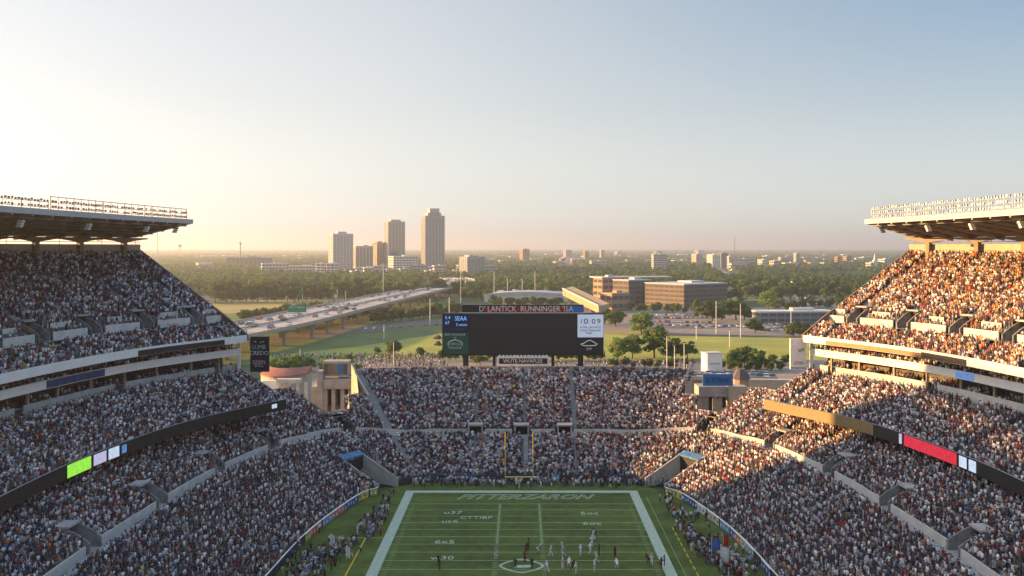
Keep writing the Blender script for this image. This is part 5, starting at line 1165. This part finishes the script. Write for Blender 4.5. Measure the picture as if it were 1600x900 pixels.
# ================================================================== poles, cars
def pole(px, pyb, pyt, label, heads=2, Y=None, zb=0, group='tall light poles beyond the bowl'):
    if Y is None: x, Y = G(px, pyb)
    x = X(px, Y); h = Z(pyt, Y)-zb; t = thing('light_pole', label, 'light pole', (x, Y, zb), 0, group); r = max(.1, Y*.0003)
    mb = MB(); mb.tube((0, 0, 0), (0, 0, h), r*1.25, r, 6); mb.build('shaft', M['white_paint'] if Y < 700 else M['pale_concrete'], t)
    mb = MB(); mb.box((0, 0, h+.15), (2.4 if heads > 1 else 1.2, .5, .3)); mb.build('lamp_head', M['lamp_body'], t); return t
for a in ((599, 470, 410, 'tall light pole standing beyond the highway left of the middle tower base', 2), (389, 469, 436, 'pale light pole beside the left parking strip', 2), (527, 472, 452, 'short light pole by the left parking strip, left of the highway end', 1), (540, 473, 455, 'short light pole right of another by the highway end', 1),
          (672, 507, 466, 'light pole in the trees under the right side of the highway', 1), (702, 505, 464, 'light pole left of the four arena poles near the road', 1), (720, 480, 424, 'tall pale pole at the far end of the highway', 2), (600, 530, 508, 'short white pole beside the road under the highway', 1),
          (772, 470, 424, 'leftmost of the four tall poles behind the arena', 1), (793, 470, 434, 'second of the four tall poles behind the arena', 1), (816, 470, 436, 'third of the four tall poles behind the arena', 1), (836, 470, 424, 'rightmost of the four tall poles behind the arena', 1),
          (1119, 522, 470, 'tall white pole in the right parking lot, left of a pair', 2), (1157, 527, 474, 'tall white pole in the right parking lot, right of a pair', 2), (1088, 531, 508, 'short pole at the lower edge of the right lot', 1), (1140, 543, 516, 'short white pole on the right lawn', 1), (1236, 513, 483, 'tan pole before the low white-roofed building', 1)):
    pole(*a)
for px, pyb, pyt, lb in ((1042, 574, 525, 'white flagpole at the right end of the far stand'), (1069, 574, 536, 'thin flagpole right of the white one by the far stand'), (1054, 576, 540, 'rusty brown post between two flagpoles by the far stand'), (469, 576, 545, 'white pole among the bright plaza trees'), (615, 562, 535, 'white pole in front of the dark lawn tree'), (246, 405, 359, 'thin pole rising behind the left upper stand')):
    Yp = 300 if px != 246 else 420
    if px in (469, 615): Yp = 440
    pole(px, pyb, pyt, lb, 1, Yp, 0, 'poles close behind the stands')

PAINT = obj_mat('car_paint', .3); TYRE = mat('tyre', (.02, .02, .02), .9, 0)
def car_mesh():
    V = MB(); L2, W2 = 2.25, .9
    prof = [(-2.25, .35), (-2.25, .85), (-1.9, 1.0), (-1.35, 1.05), (-.8, 1.48), (.55, 1.48), (1.15, 1.02), (2.05, .85), (2.25, .6), (2.25, .35)]
    for (x0, z0), (x1, z1) in zip(prof, prof[1:]):
        k = 1 if (x0, x1) in ((-1.35, -.8), (.55, 1.15)) else 0
        ta = .82 if z0 > 1.2 else 1; tb = .82 if z1 > 1.2 else 1
        V.quad((x0, -W2*ta, z0), (x0, W2*ta, z0), (x1, W2*tb, z1), (x1, -W2*tb, z1), k)
    for s in (-1, 1):
        V.poly([(x, s*W2, min(z, 1.03)) for x, z in prof if z < 1.2], 0)
        V.poly([(-1.32, s*W2*.99, 1.04), (-.8, s*W2*.82, 1.46), (.55, s*W2*.82, 1.46), (1.12, s*W2*.99, 1.03)], 1)
        for x in (-1.4, 1.4): V.tube((x, s*W2*.8, .34), (x, s*W2*1.02, .34), .34, .34, 10, 2)
    me = bpy.data.meshes.new('car'); me.from_pydata(V.v, [], V.f); me.polygons.foreach_set('material_index', V.m)
    for q in (PAINT, M['glass'], TYRE): me.materials.append(q)
    return me
CAR = car_mesh()
CC_ = {'white': (.7, .7, .7), 'silver': (.42, .43, .45), 'black': (.02, .02, .022), 'grey': (.15, .15, .16), 'red': (.35, .03, .03), 'blue': (.04, .09, .25), 'tan': (.35, .28, .2)}
NC = 0
def car(x, y, z, rz, where, s=1.0):
    global NC
    k = random.choice(['white', 'white', 'silver', 'silver', 'black', 'black', 'grey', 'grey', 'red', 'blue', 'tan'])
    o = link('car', CAR); o.location = (x, y, z); o.rotation_euler = (0, 0, rz); o.scale = (s, s, s*random.choice([1, 1, 1.15])); o.color = (*CC_[k], 1); NC += 1
    tag(o, '%s car %s' % (k, where), 'car', '%s cars %s' % (k, where))
used = []
for k in range(130):
    for tries in range(20):
        d = random.uniform(280, lw[-1]-150)**1; i = int(np.argmin(abs(lw-d))); f = random.choice([.13, .25, .35, .45, .55, .65, .75, .87])
        if all(abs(d-u) > 9 or f != g_ for u, g_ in used): break
    used.append((d, f)); p = hw[i]+nl[i]*wid[i]*f; car(p[0], p[1], hz[i]+.02, math.atan2(tn[i][1], tn[i][0])+(math.pi if f > .5 else 0), 'driving on the elevated highway', 1.2)
for (a, b, n, jit, where) in (((330, 466), (640, 461), 34, .6, 'parked in the strip behind the yellow field'), ((1195, 508), (1275, 506), 16, .5, 'parked in front of the low right building'), ((1185, 504), (1270, 502), 14, .4, 'parked in front of the low right building'), ((1190, 513), (1240, 511), 10, .5, 'parked in front of the low right building'),
                              ((1215, 474), (1290, 471), 12, .5, 'parked in the small lot by the right wood'), ((990, 494), (1110, 492), 18, .5, 'parked at the foot of the brick building'), ((1000, 503), (1120, 505), 14, .6, 'parked in the open right lot'), ((1080, 513), (1170, 509), 9, .6, 'parked in the open right lot'),
                              ((725, 492), (780, 486), 12, .6, 'parked beside the arena'), ((995, 498), (1112, 497), 18, .5, 'parked at the foot of the brick building'), ((1010, 508), (1165, 512), 16, .6, 'parked in the open right lot'), ((1215, 468), (1285, 466), 12, .4, 'parked in the small lot by the right wood'), ((1188, 517), (1245, 517), 10, .4, 'parked in front of the low right building'), ((560, 516), (690, 508), 7, .8, 'on the road under the highway')):
    for k in range(n):
        f = (k+random.uniform(.2, .8))/n; x, y = G(a[0]+(b[0]-a[0])*f, a[1]+(b[1]-a[1])*f+random.uniform(-jit, jit)); car(x, y, 0, random.choice([1.57, 1.5, -1.57, 1.62]), where)
for k in range(26):
    x = TERR[0]+1+(TERR[1]-TERR[0]-2)*(k % 13)/12; y = TERR[2]+2+6*(k//13); car(x, y, TERR[4], 1.57+random.uniform(-.1, .1), 'parked on the terrace beside the right gatehouse')
print('cars', NC)
# two dark boulders on the left lawn
for k, (px, py, lb) in enumerate(((683, 527, 'dark rounded rock on the lawn left of the scoreboard, upper of two'), (684, 537.5, 'dark rounded rock on the lawn left of the scoreboard, lower of two'))):
    x, y = G(px, py+2); me = bpy.data.meshes.new('rock'); bm = bmesh.new(); bmesh.ops.create_icosphere(bm, subdivisions=3, radius=1)
    for v in bm.verts:
        s = 1+.25*math.sin(v.co.x*3+k)+.2*math.sin(v.co.y*4+2*k)+.12*math.sin(v.co.z*7); v.co = Vector((v.co.x*2.2*s, v.co.y*1.8*s, max(v.co.z, -.3)*1.5*s))
    bm.to_mesh(me); bm.free(); me.materials.append(mat('dark_rock', (.05, .045, .045), .95, .4, .8)); o = link('rock', me); o.location = (x, y, .2); tag(o, lb, 'rock')
# ---- people standing about the plaza join the crowd
ex = []
for (pa, pb, q0, q1, n) in ((425, 692, 554.5, 562, 380), (425, 690, 563, 575, 120), (560, 700, 560, 572, 150), (945, 1085, 564, 574, 200), (860, 945, 565, 574, 60)):
    for k in range(n):
        x, y = G(random.uniform(pa, pb), random.uniform(q0, q1)); ex.append((x, y, -.12, random.uniform(0, 6.28), 6))
CR = np.vstack([CR, np.array(ex)])
# ================================================================== people as individuals
CLOTH = obj_mat('shirt_cloth', .85)
SKM = [mat('skin_tone', c, .6, 0) for c in ((.42, .26, .18), (.2, .1, .06), (.09, .045, .03))]
HRM = [mat('hair', c, .7, 0) for c in ((.015, .012, .01), (.06, .035, .02), (.5, .48, .45))]
PNM = {'white': mat('white_trousers', (.62, .61, .62), .8, 0), 'dark': mat('dark_trousers', (.02, .022, .03), .8, 0), 'khaki': mat('khaki_trousers', (.26, .21, .14), .8, 0), 'maroon': mat('maroon_trousers', (.12, .02, .03), .8, 0), 'jean': mat('jean_trousers', (.05, .07, .13), .8, 0)}
SHOE = mat('shoe', (.03, .03, .03), .6, 0)
def skin_body(name, J, bones, rad, zone, mats):
    """J joints, bones edges grown with a skin modifier; zone(bone) gives the material of the surface nearest to it"""
    names = list(J); idx = {n: i for i, n in enumerate(names)}
    me = bpy.data.meshes.new('tmp'); me.from_pydata([J[n] for n in names], [(idx[a], idx[b]) for a, b in bones], [])
    o = bpy.data.objects.new('tmp', me); TMP.collection.objects.link(o); md = o.modifiers.new('s', 'SKIN')
    sv = me.skin_vertices[0].data
    for n in names: r = rad[n]; sv[idx[n]].radius = r if isinstance(r, tuple) else (r, r); sv[idx[n]].use_root = (n == 'pelvis')
    md.use_smooth_shade = True; sd_ = o.modifiers.new('d', 'SUBSURF'); sd_.levels = 1; sd_.render_levels = 1
    m2 = bake(o); bpy.data.objects.remove(o); bpy.data.meshes.remove(me)
    m2.name = name; m2.materials.clear()
    for m in mats: m2.materials.append(m)
    segs = [(Vector(J[a]), Vector(J[b]), zone(a, b)) for a, b in bones]
    for p in m2.polygons:
        best = None
        for a, b, z in segs:
            d = b-a; t = max(0, min(1, (p.center-a).dot(d)/max(d.length_squared, 1e-9))); e = (p.center-a-d*t).length
            if best is None or e < best[0]: best = (e, z)
        p.material_index = best[1]
    # hair cap: faces of the head that look up or back
    h = Vector(J['head']); 
    for p in m2.polygons:
        if (p.center-h).length < .2 and p.center.z > h.z-.03 and (p.normal.z > .35 or p.normal.y < -.3): p.material_index = 4
        elif (p.center-h).length < .2 and p.center.z > J['neck'][2]+.05: p.material_index = 0
    return m2
BONES = [('pelvis', 'spine'), ('spine', 'chest'), ('chest', 'neck'), ('neck', 'head'), ('head', 'crown')]+[b for s in 'LR' for b in (('chest', 'sh'+s), ('sh'+s, 'el'+s), ('el'+s, 'wr'+s), ('wr'+s, 'ha'+s), ('pelvis', 'hi'+s), ('hi'+s, 'kn'+s), ('kn'+s, 'an'+s), ('an'+s, 'to'+s))]
RAD = {'pelvis': (.15, .11), 'spine': (.145, .105), 'chest': (.17, .12), 'neck': .06, 'head': (.085, .1), 'crown': (.06, .07)}
for s in 'LR': RAD.update({'sh'+s: .075, 'el'+s: .052, 'wr'+s: .036, 'ha'+s: (.045, .03), 'hi'+s: .1, 'kn'+s: .068, 'an'+s: .045, 'to'+s: (.045, .035)})
def pose(kind):
    J = {'pelvis': (0, 0, .95), 'spine': (0, 0, 1.12), 'chest': (0, 0, 1.36), 'neck': (0, .01, 1.5), 'head': (0, .03, 1.62), 'crown': (0, .02, 1.71)}
    for s, x in (('L', -1), ('R', 1)):
        J.update({'sh'+s: (x*.19, 0, 1.42), 'el'+s: (x*.25, -.02, 1.15), 'wr'+s: (x*.25, .08, .92), 'ha'+s: (x*.24, .11, .84), 'hi'+s: (x*.1, 0, .88), 'kn'+s: (x*.11, .02, .48), 'an'+s: (x*.12, -.02, .08), 'to'+s: (x*.14, .14, .04)})
    def mv(n, *p): J[n] = p
    if kind == 'stride':
        mv('knL', -.11, .3, .55); mv('anL', -.11, .3, .12); mv('toL', -.11, .46, .08); mv('knR', .11, -.12, .5); mv('anR', .11, -.45, .2); mv('toR', .11, -.4, .08)
        mv('elR', .26, .18, 1.2); mv('wrR', .2, .36, 1.28); mv('haR', .18, .42, 1.34); mv('elL', -.27, -.22, 1.2); mv('wrL', -.27, -.1, .98); mv('haL', -.26, -.04, .92)
        for n in ('chest', 'neck', 'head', 'crown', 'spine'): x, y, z = J[n]; J[n] = (x, y+(z-.95)*.2, z)
        for n in ('shL', 'shR'): x, y, z = J[n]; J[n] = (x, y+.1, z)
    if kind == 'crouch':
        for n in J:
            x, y, z = J[n]
            if z > 1.0 or n[:2] in ('el', 'wr', 'ha', 'sh'): J[n] = (x, y+(z-.95)*.75-.1, .78+(z-.95)*.62)
        mv('pelvis', 0, -.2, .72); mv('spine', 0, -.02, .84)
        for s, x in (('L', -1), ('R', 1)): mv('hi'+s, x*.12, -.2, .68); mv('kn'+s, x*.17, .12, .46); mv('an'+s, x*.18, -.1, .09); mv('to'+s, x*.19, .08, .04); mv('wr'+s, x*.2, .3, .52); mv('ha'+s, x*.19, .34, .44); mv('el'+s, x*.24, .22, .72)
    if kind == 'arms_up':
        for s, x in (('L', -1), ('R', 1)): mv('el'+s, x*.33, .06, 1.62); mv('wr'+s, x*.27, .1, 1.88); mv('ha'+s, x*.25, .12, 1.97)
    if kind == 'folded':
        for s, x in (('L', -1), ('R', 1)): mv('el'+s, x*.27, .05, 1.15); mv('wr'+s, x*.02, .2, 1.18); mv('ha'+s, -x*.09, .2, 1.2)
    if kind == 'hips':
        for s, x in (('L', -1), ('R', 1)): mv('el'+s, x*.4, -.08, 1.17); mv('wr'+s, x*.2, .05, 1.02); mv('ha'+s, x*.16, .1, 1.0)
    if kind == 'seated':
        for n in J:
            x, y, z = J[n]
            if z > .8: J[n] = (x, y-.05, z-.42)
        for s, x in (('L', -1), ('R', 1)): mv('hi'+s, x*.1, 0, .5); mv('kn'+s, x*.14, .42, .52); mv('an'+s, x*.13, .4, .1); mv('to'+s, x*.14, .55, .05); mv('el'+s, x*.26, .05, .72); mv('wr'+s, x*.18, .28, .64); mv('ha'+s, x*.14, .36, .62)
    return J
def body_mesh(kind, pants, skin, hair, sleeve=True, pads=False):
    J = pose(kind); R = dict(RAD)
    if pads:
        for s in 'LR': R['sh'+s] = .11; R['hi'+s] = .12; R['kn'+s] = .085
        R['chest'] = (.2, .15)
    def zone(a, b):
        if b[:2] in ('hi', 'kn') or a[:2] == 'hi': return 2
        if b[:2] == 'an': return 2
        if b[:2] == 'to': return 3
        if b[:2] == 'wr': return 1 if not sleeve else 0
        if b[:2] == 'ha': return 0
        if b == 'head' or b == 'crown': return 0
        return 1
    return skin_body('person', J, BONES, R, zone, [SKM[skin], CLOTH, PNM[pants], SHOE, HRM[hair]])
hb_ = MB(); HEL = obj_mat('helmet_shell', .25)
def helmet_mesh():
    bm = bmesh.new(); bmesh.ops.create_uvsphere(bm, u_segments=12, v_segments=8, radius=.15)
    for v in bm.verts: v.co = Vector((v.co.x*.95, v.co.y*1.12, v.co.z*1.08))
    for f in [f for f in bm.faces if f.calc_center_median().y > .11 and f.calc_center_median().z < .05]: bm.faces.remove(f)
    me = bpy.data.meshes.new('helmet'); bm.to_mesh(me); bm.free(); me.materials.append(HEL); me.materials.append(M['rail'])
    return me
HELM = helmet_mesh()
fm = MB()
for z in (-.06, -.1): fm.tube((-.1, .1, z), (0, .19, z), .012, n=4); fm.tube((0, .19, z), (.1, .1, z), .012, n=4)
FMASK = bpy.data.meshes.new('face_guard'); FMASK.from_pydata(fm.v, [], fm.f); FMASK.materials.append(M['rail'])
PB = {}
def person(kind, pants, skin, hair, loc, rz, col, label, cat, group, sleeve=True, helmet=None, pads=False, s=1.0):
    k = (kind, pants, skin, hair, sleeve, pads)
    if k not in PB: PB[k] = body_mesh(*k)
    o = link('person', PB[k]); o.location = loc; o.rotation_euler = (0, 0, rz); o.scale = (s, s, s); o.color = (*col, 1); tag(o, label, cat, group)
    if helmet:
        J = pose(kind); h = link('helmet', HELM, o); h.location = (J['head'][0], J['head'][1]+.0, J['head'][2]+.03); h.color = (*helmet, 1); g = link('face_guard', FMASK, h)
    return o
WHT, MAR, PUR, BLK = (.66, .65, .68), (.13, .018, .03), (.42, .3, .42), (.02, .02, .024)
PL = [(685, 884, 'd'), (687, 890, 'd'), (775, 875, 'w'), (805, 890, 'd'), (826, 858, 'm'), (822, 866, 'm'), (820, 879, 'm'), (841, 863, 'p'), (860, 871, 'w'), (878, 865, 'p'), (881, 871, 'p'), (907, 869, 'w'), (930, 838, 'm'), (927, 845, 'w'), (925, 854, 'w'), (922, 866, 'w'),
      (961, 871, 'm'), (964, 888, 'w'), (932, 881, 'w'), (929, 895, 'w'), (855, 896, 'w'), (879, 890, 'p'), (889, 886, 'w'), (895, 893, 'm'), (900, 898, 'w'), (831, 890, 'd'), (936, 868, 'm'), (1013, 880, 'm'), (1018, 884, 'w'), (1038, 884, 'd'), (1033, 890, 'm')]
ref = {685: 'left one of the two dark figures on the left of the pitch', 687: 'right one of the two dark figures on the left of the pitch', 775: 'player in white alone left of the midfield emblem', 805: 'dark figure standing on the midfield emblem, left of another', 831: 'dark figure on the right half of the midfield emblem',
       841: 'player in a lilac jersey just right of the emblem, alone', 860: 'player in white alone right of the lilac one', 907: 'player in white alone between two groups right of midfield', 961: 'player in maroon above a white one near the right sideline', 964: 'player in white below a maroon one near the right', 1038: 'dark figure standing on the right sideline band',
       826: 'player in maroon, farthest of the three above the emblem', 822: 'player in maroon, middle of the three above the emblem', 820: 'player in maroon at the top edge of the emblem', 930: 'player in maroon nearest the right field number', 1013: 'player in maroon left of the right sideline band'}
WORDS = {'w': 'white', 'm': 'maroon', 'p': 'lilac', 'd': 'black'}
for k, (px, py, c) in enumerate(PL):
    x, y = G(px, py); col = {'w': WHT, 'm': MAR, 'p': PUR, 'd': BLK}[c]; kd = ('stride', 'stand', 'crouch', 'stride', 'hips')[k % 5]
    lb = ref.get(px) or ('player in a %s jersey in the group right of the midfield emblem' % WORDS[c])
    person(kd, 'white' if c in 'wp' else ('dark' if c == 'd' else 'maroon'), k % 3, 0, (x, y, .012), random.uniform(-3.1, 3.1), col, lb, 'player', 'players on the pitch' if px in ref else 'players in %s right of midfield' % WORDS[c], True, (.6, .6, .62) if c in 'wp' else ((.12, .02, .03) if c == 'm' else None), c != 'd', 1.14)
SC_ = {'white': (.62, .62, .66), 'black': (.02, .02, .022), 'navy': (.025, .035, .1), 'red': (.36, .04, .04), 'maroon': (.13, .02, .03), 'grey': (.24, .25, .27), 'blue': (.06, .14, .38), 'orange': (.5, .17, .05), 'green': (.04, .12, .07), 'pale blue': (.4, .5, .64)}
def bystander(px, py, where, cat='sideline person', weights=None, grp=None, z=.012):
    x, y = G(px, py); c = random.choices(list(SC_), weights or (9, 7, 5, 2, 2, 3, 3, 1, 1, 3))[0]
    person(random.choice(('stand', 'folded', 'hips', 'stride', 'stand')), random.choice(('white', 'dark', 'dark', 'khaki', 'jean')), random.randrange(3), random.randrange(3), (x, y, z), random.uniform(-1.6, 1.6)+(math.pi/2 if px > 815 else -math.pi/2), SC_[c],
           'person in a %s top standing %s' % (c, where), cat, 'people in %s tops %s' % (c, where), random.random() < .6, None, False, random.uniform(.98, 1.08))
def scatter(pa, qa, pb, qb, wpx, wpy, n, where):
    for k in range(n):
        f = random.random(); bystander(pa+(pb-pa)*f+random.gauss(0, wpx), qa+(qb-qa)*f+random.gauss(0, wpy), where)
scatter(612, 772, 586, 840, 4, 2, 24, 'along the upper left sideline'); scatter(600, 800, 556, 836, 4, 3, 18, 'along the upper left sideline')
scatter(548, 850, 470, 905, 11, 7, 46, 'in the crowded lower left sideline'); scatter(510, 808, 500, 830, 5, 4, 6, 'by the left advertising boards'); scatter(460, 860, 440, 900, 8, 6, 10, 'in the crowded lower left sideline')
scatter(1040, 772, 1062, 830, 4, 3, 16, 'along the upper right sideline'); scatter(1050, 828, 1098, 856, 7, 5, 18, 'along the upper right sideline')
scatter(1092, 850, 1165, 900, 14, 8, 44, 'in the crowded lower right sideline'); scatter(1076, 802, 1104, 830, 4, 4, 6, 'by the right advertising boards')
for k in range(34): bystander(random.uniform(645, 1030), random.uniform(759, 764), 'in front of the far end wall')
for k in range(60):
    x, y = G(random.uniform(640, 1045), random.uniform(754, 759)); CR = np.vstack([CR, [[x, min(y, 220.2), 0, random.choice((-1.57, 1.57))+random.uniform(-.6, .6), 6]]])
# nearest spectators at the bottom corners of the view, taken out of the mass
px = CX+F_PX*CR[:, 0]/CR[:, 1]; py = CY+F_PX*(H-CR[:, 2]-1)/CR[:, 1]
cand = np.nonzero((px > 4) & (px < 1596) & (py < 892) & (py > 780) & (CR[:, 4] < 4))[0]; cand = cand[np.argsort(CR[cand, 1])][:64]
for i in cand:
    x, y, z, th, zn = CR[i]; c = random.choices(list(SC_), (9, 7, 5, 2, 3, 3, 2, 1, .5, 4))[0]; sd_ = 'left' if x < 0 else 'right'
    person(random.choice(('seated', 'seated', 'stand', 'folded', 'arms_up')), random.choice(('dark', 'jean', 'khaki')), random.randrange(3), random.randrange(3), (x, y, z+.01), th-math.pi/2+random.uniform(-.3, .3), SC_[c],
           'spectator in a %s top in the nearest rows of the lower %s stand' % (c, sd_), 'spectator', 'nearest %s spectators in %s tops' % (sd_, c), random.random() < .5, None, False, 1.06)
CR = np.delete(CR, cand, 0)
for (pa, qa, pb, qb, sx, sy, n) in ((548, 850, 450, 905, 13, 8, 90), (602, 790, 575, 838, 6, 3, 30), (1092, 848, 1172, 905, 16, 9, 110), (1046, 785, 1085, 845, 6, 3, 34)):
    for k in range(n):
        f = random.random(); x, y = G(pa+(pb-pa)*f+random.gauss(0, sx), qa+(qb-qa)*f+random.gauss(0, sy))
        if abs(x) > 27 and abs(x) < np.interp(y, W.p[:W.k//2, 1], abs(W.p[:W.k//2, 0]))-1.0: CR = np.vstack([CR, [[x, y, .01, random.uniform(-3, 3), 6]]])
for k in range(150):
    x, y = G(random.uniform(640, 1045), random.uniform(753, 760)); CR = np.vstack([CR, [[x, min(y, 220.4), 0, -1.57+random.uniform(-1.2, 1.2), 6]]])
# flags on the sidelines
def flag(px, py, h, w, hh, col, label, lean=.0):
    x, y = G(px, py); t = thing('flag', label, 'flag', (x, y, .01), random.uniform(-.5, .5)); q = MB(); q.tube((0, 0, 0), (lean*h, 0, h), .05, .04, 6); q.build('flagpole', M['white_paint'], t)
    q = MB()
    for k in range(6):
        f = lambda k: (lean*h+w*k/6, .12*math.sin(k*1.1), -.25*(k/6)**2)
        a, b = f(k), f(k+1); q.quad((a[0], a[1], h-hh+a[2]), (b[0], b[1], h-hh+b[2]), (b[0], b[1], h-.05+b[2]), (a[0], a[1], h-.05+a[2]))
    q.build('cloth', mat('flag_cloth', col, .8, .2, 1.2), t)
flag(1112, 873, 3.6, 1.5, 2.8, (.06, .14, .36), 'blue feather flag above the lower right sideline crowd'); flag(1130, 862, 3.0, 1.2, 2.0, (.4, .03, .03), 'red flag near the right advertising boards'); flag(1126, 886, 3.4, 1.6, 2.6, (.6, .6, .66), 'white flag above the lower right sideline crowd')
flag(516, 862, 3.2, .9, 2.4, (.55, .57, .6), 'white feather flag above the lower left sideline crowd'); flag(541, 874, 2.4, .7, 2.0, (.6, .6, .58), 'short white flag at the edge of the left sideline crowd')
print('people', sum(1 for o in bpy.data.objects if o.name.startswith('person')))
# ================================================================== haze
mb = MB(); mb.box((0, 15250, 86), (62000, 36500, 175))
hm = bpy.data.materials.new('haze'); hm.use_nodes = True; nt = hm.node_tree
nt.nodes.remove(nt.nodes['Principled BSDF']); pv = nt.nodes.new('ShaderNodeVolumePrincipled')
pv.inputs['Color'].default_value = (.8, .88, 1.0, 1); pv.inputs['Density'].default_value = .00013; pv.inputs['Anisotropy'].default_value = .6
nt.links.new(pv.outputs[0], nt.nodes['Material Output'].inputs['Volume'])
tag(mb.build('haze', hm), kind='stuff')
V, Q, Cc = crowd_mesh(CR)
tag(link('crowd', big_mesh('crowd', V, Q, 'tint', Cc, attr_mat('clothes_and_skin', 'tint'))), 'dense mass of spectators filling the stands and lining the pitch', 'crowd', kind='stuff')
# ================================================================== sky, sun, camera
AZ, EL = math.radians(14), math.radians(9.6)
sd = Vector((-math.cos(AZ)*math.cos(EL), math.sin(AZ)*math.cos(EL), math.sin(EL)))
wd = bpy.data.worlds.new('World'); SC.world = wd; wd.use_nodes = True; nt = wd.node_tree
sky = nt.nodes.new('ShaderNodeTexSky'); sky.sky_type = 'NISHITA'; sky.sun_disc = False
sky.sun_elevation = EL; sky.sun_rotation = math.atan2(sd.x, sd.y); sky.air_density = 1.0; sky.dust_density = .8; sky.ozone_density = 1.0
bg = nt.nodes['Background']; bg.inputs['Strength'].default_value = .104
gm_ = nt.nodes.new('ShaderNodeGamma'); gm_.inputs['Gamma'].default_value = .62
nt.links.new(sky.outputs['Color'], gm_.inputs['Color'])
hs = nt.nodes.new('ShaderNodeHueSaturation'); hs.inputs['Saturation'].default_value = .55
nt.links.new(gm_.outputs['Color'], hs.inputs['Color'])
# the sky deepens to blue with height and away from the sun (world directions)
tc = nt.nodes.new('ShaderNodeTexCoord'); sx = nt.nodes.new('ShaderNodeSeparateXYZ'); nt.links.new(tc.outputs['Generated'], sx.inputs[0])
def mr(src, a, b):
    n = nt.nodes.new('ShaderNodeMapRange'); n.interpolation_type = 'SMOOTHSTEP'; n.inputs[1].default_value = a; n.inputs[2].default_value = b; nt.links.new(src, n.inputs[0]); return n.outputs[0]
mu = nt.nodes.new('ShaderNodeMath'); mu.operation = 'MULTIPLY'; nt.links.new(mr(sx.outputs['X'], -.25, .62), mu.inputs[0]); nt.links.new(mr(sx.outputs['Z'], -.02, .3), mu.inputs[1])
mt = nt.nodes.new('ShaderNodeMix'); mt.data_type = 'RGBA'; mt.inputs[7].default_value = (.39, .595, .8, 1)
mh = nt.nodes.new('ShaderNodeMix'); mh.data_type = 'RGBA'; mh.inputs[6].default_value = (.86, .93, 1.06, 1); mh.inputs[7].default_value = (.985, .965, .975, 1)
nt.links.new(mr(sx.outputs['Z'], .0, .13), mh.inputs[0]); nt.links.new(mh.outputs[2], mt.inputs[6])
nt.links.new(mu.outputs[0], mt.inputs[0])
ml = nt.nodes.new('ShaderNodeMix'); ml.data_type = 'RGBA'; ml.blend_type = 'MULTIPLY'; ml.inputs[0].default_value = 1
nt.links.new(hs.outputs['Color'], ml.inputs[6]); nt.links.new(mt.outputs[2], ml.inputs[7]); zb_ = nt.nodes.new('ShaderNodeVectorMath'); zb_.operation = 'SCALE'; zr = nt.nodes.new('ShaderNodeMapRange'); zr.interpolation_type = 'SMOOTHSTEP'
zr.inputs[1].default_value = .3; zr.inputs[2].default_value = .75; zr.inputs[3].default_value = 1.0; zr.inputs[4].default_value = 2.2   # sky overhead, out of view, brightened as added fill for the shaded stands
nt.links.new(sx.outputs['Z'], zr.inputs[0]); nt.links.new(ml.outputs[2], zb_.inputs[0]); nt.links.new(zr.outputs[0], zb_.inputs['Scale']); nt.links.new(zb_.outputs[0], bg.inputs['Color'])
sl = bpy.data.lights.new('sun', 'SUN'); sl.energy = 5.0; sl.angle = math.radians(.8); sl.color = (1, .53, .18)
so = bpy.data.objects.new('sun', sl); COL.objects.link(so); so.rotation_euler = sd.to_track_quat('Z', 'Y').to_euler()
cam = bpy.data.cameras.new('camera'); co = bpy.data.objects.new('camera', cam); COL.objects.link(co)
co.location = (0, 0, H); co.rotation_euler = (math.pi/2, 0, 0)
cam.sensor_width = 36; cam.lens = F_PX/1600*36
cam.shift_x = (800-CX)/1600; cam.shift_y = (CY-450)/1600
cam.clip_start = 1; cam.clip_end = 120000
SC.camera = co; bpy.data.scenes.remove(TMP)
SC.view_settings.view_transform = 'Standard'; SC.view_settings.look = 'None'; SC.view_settings.exposure = 1.88; SC.view_settings.gamma = 1
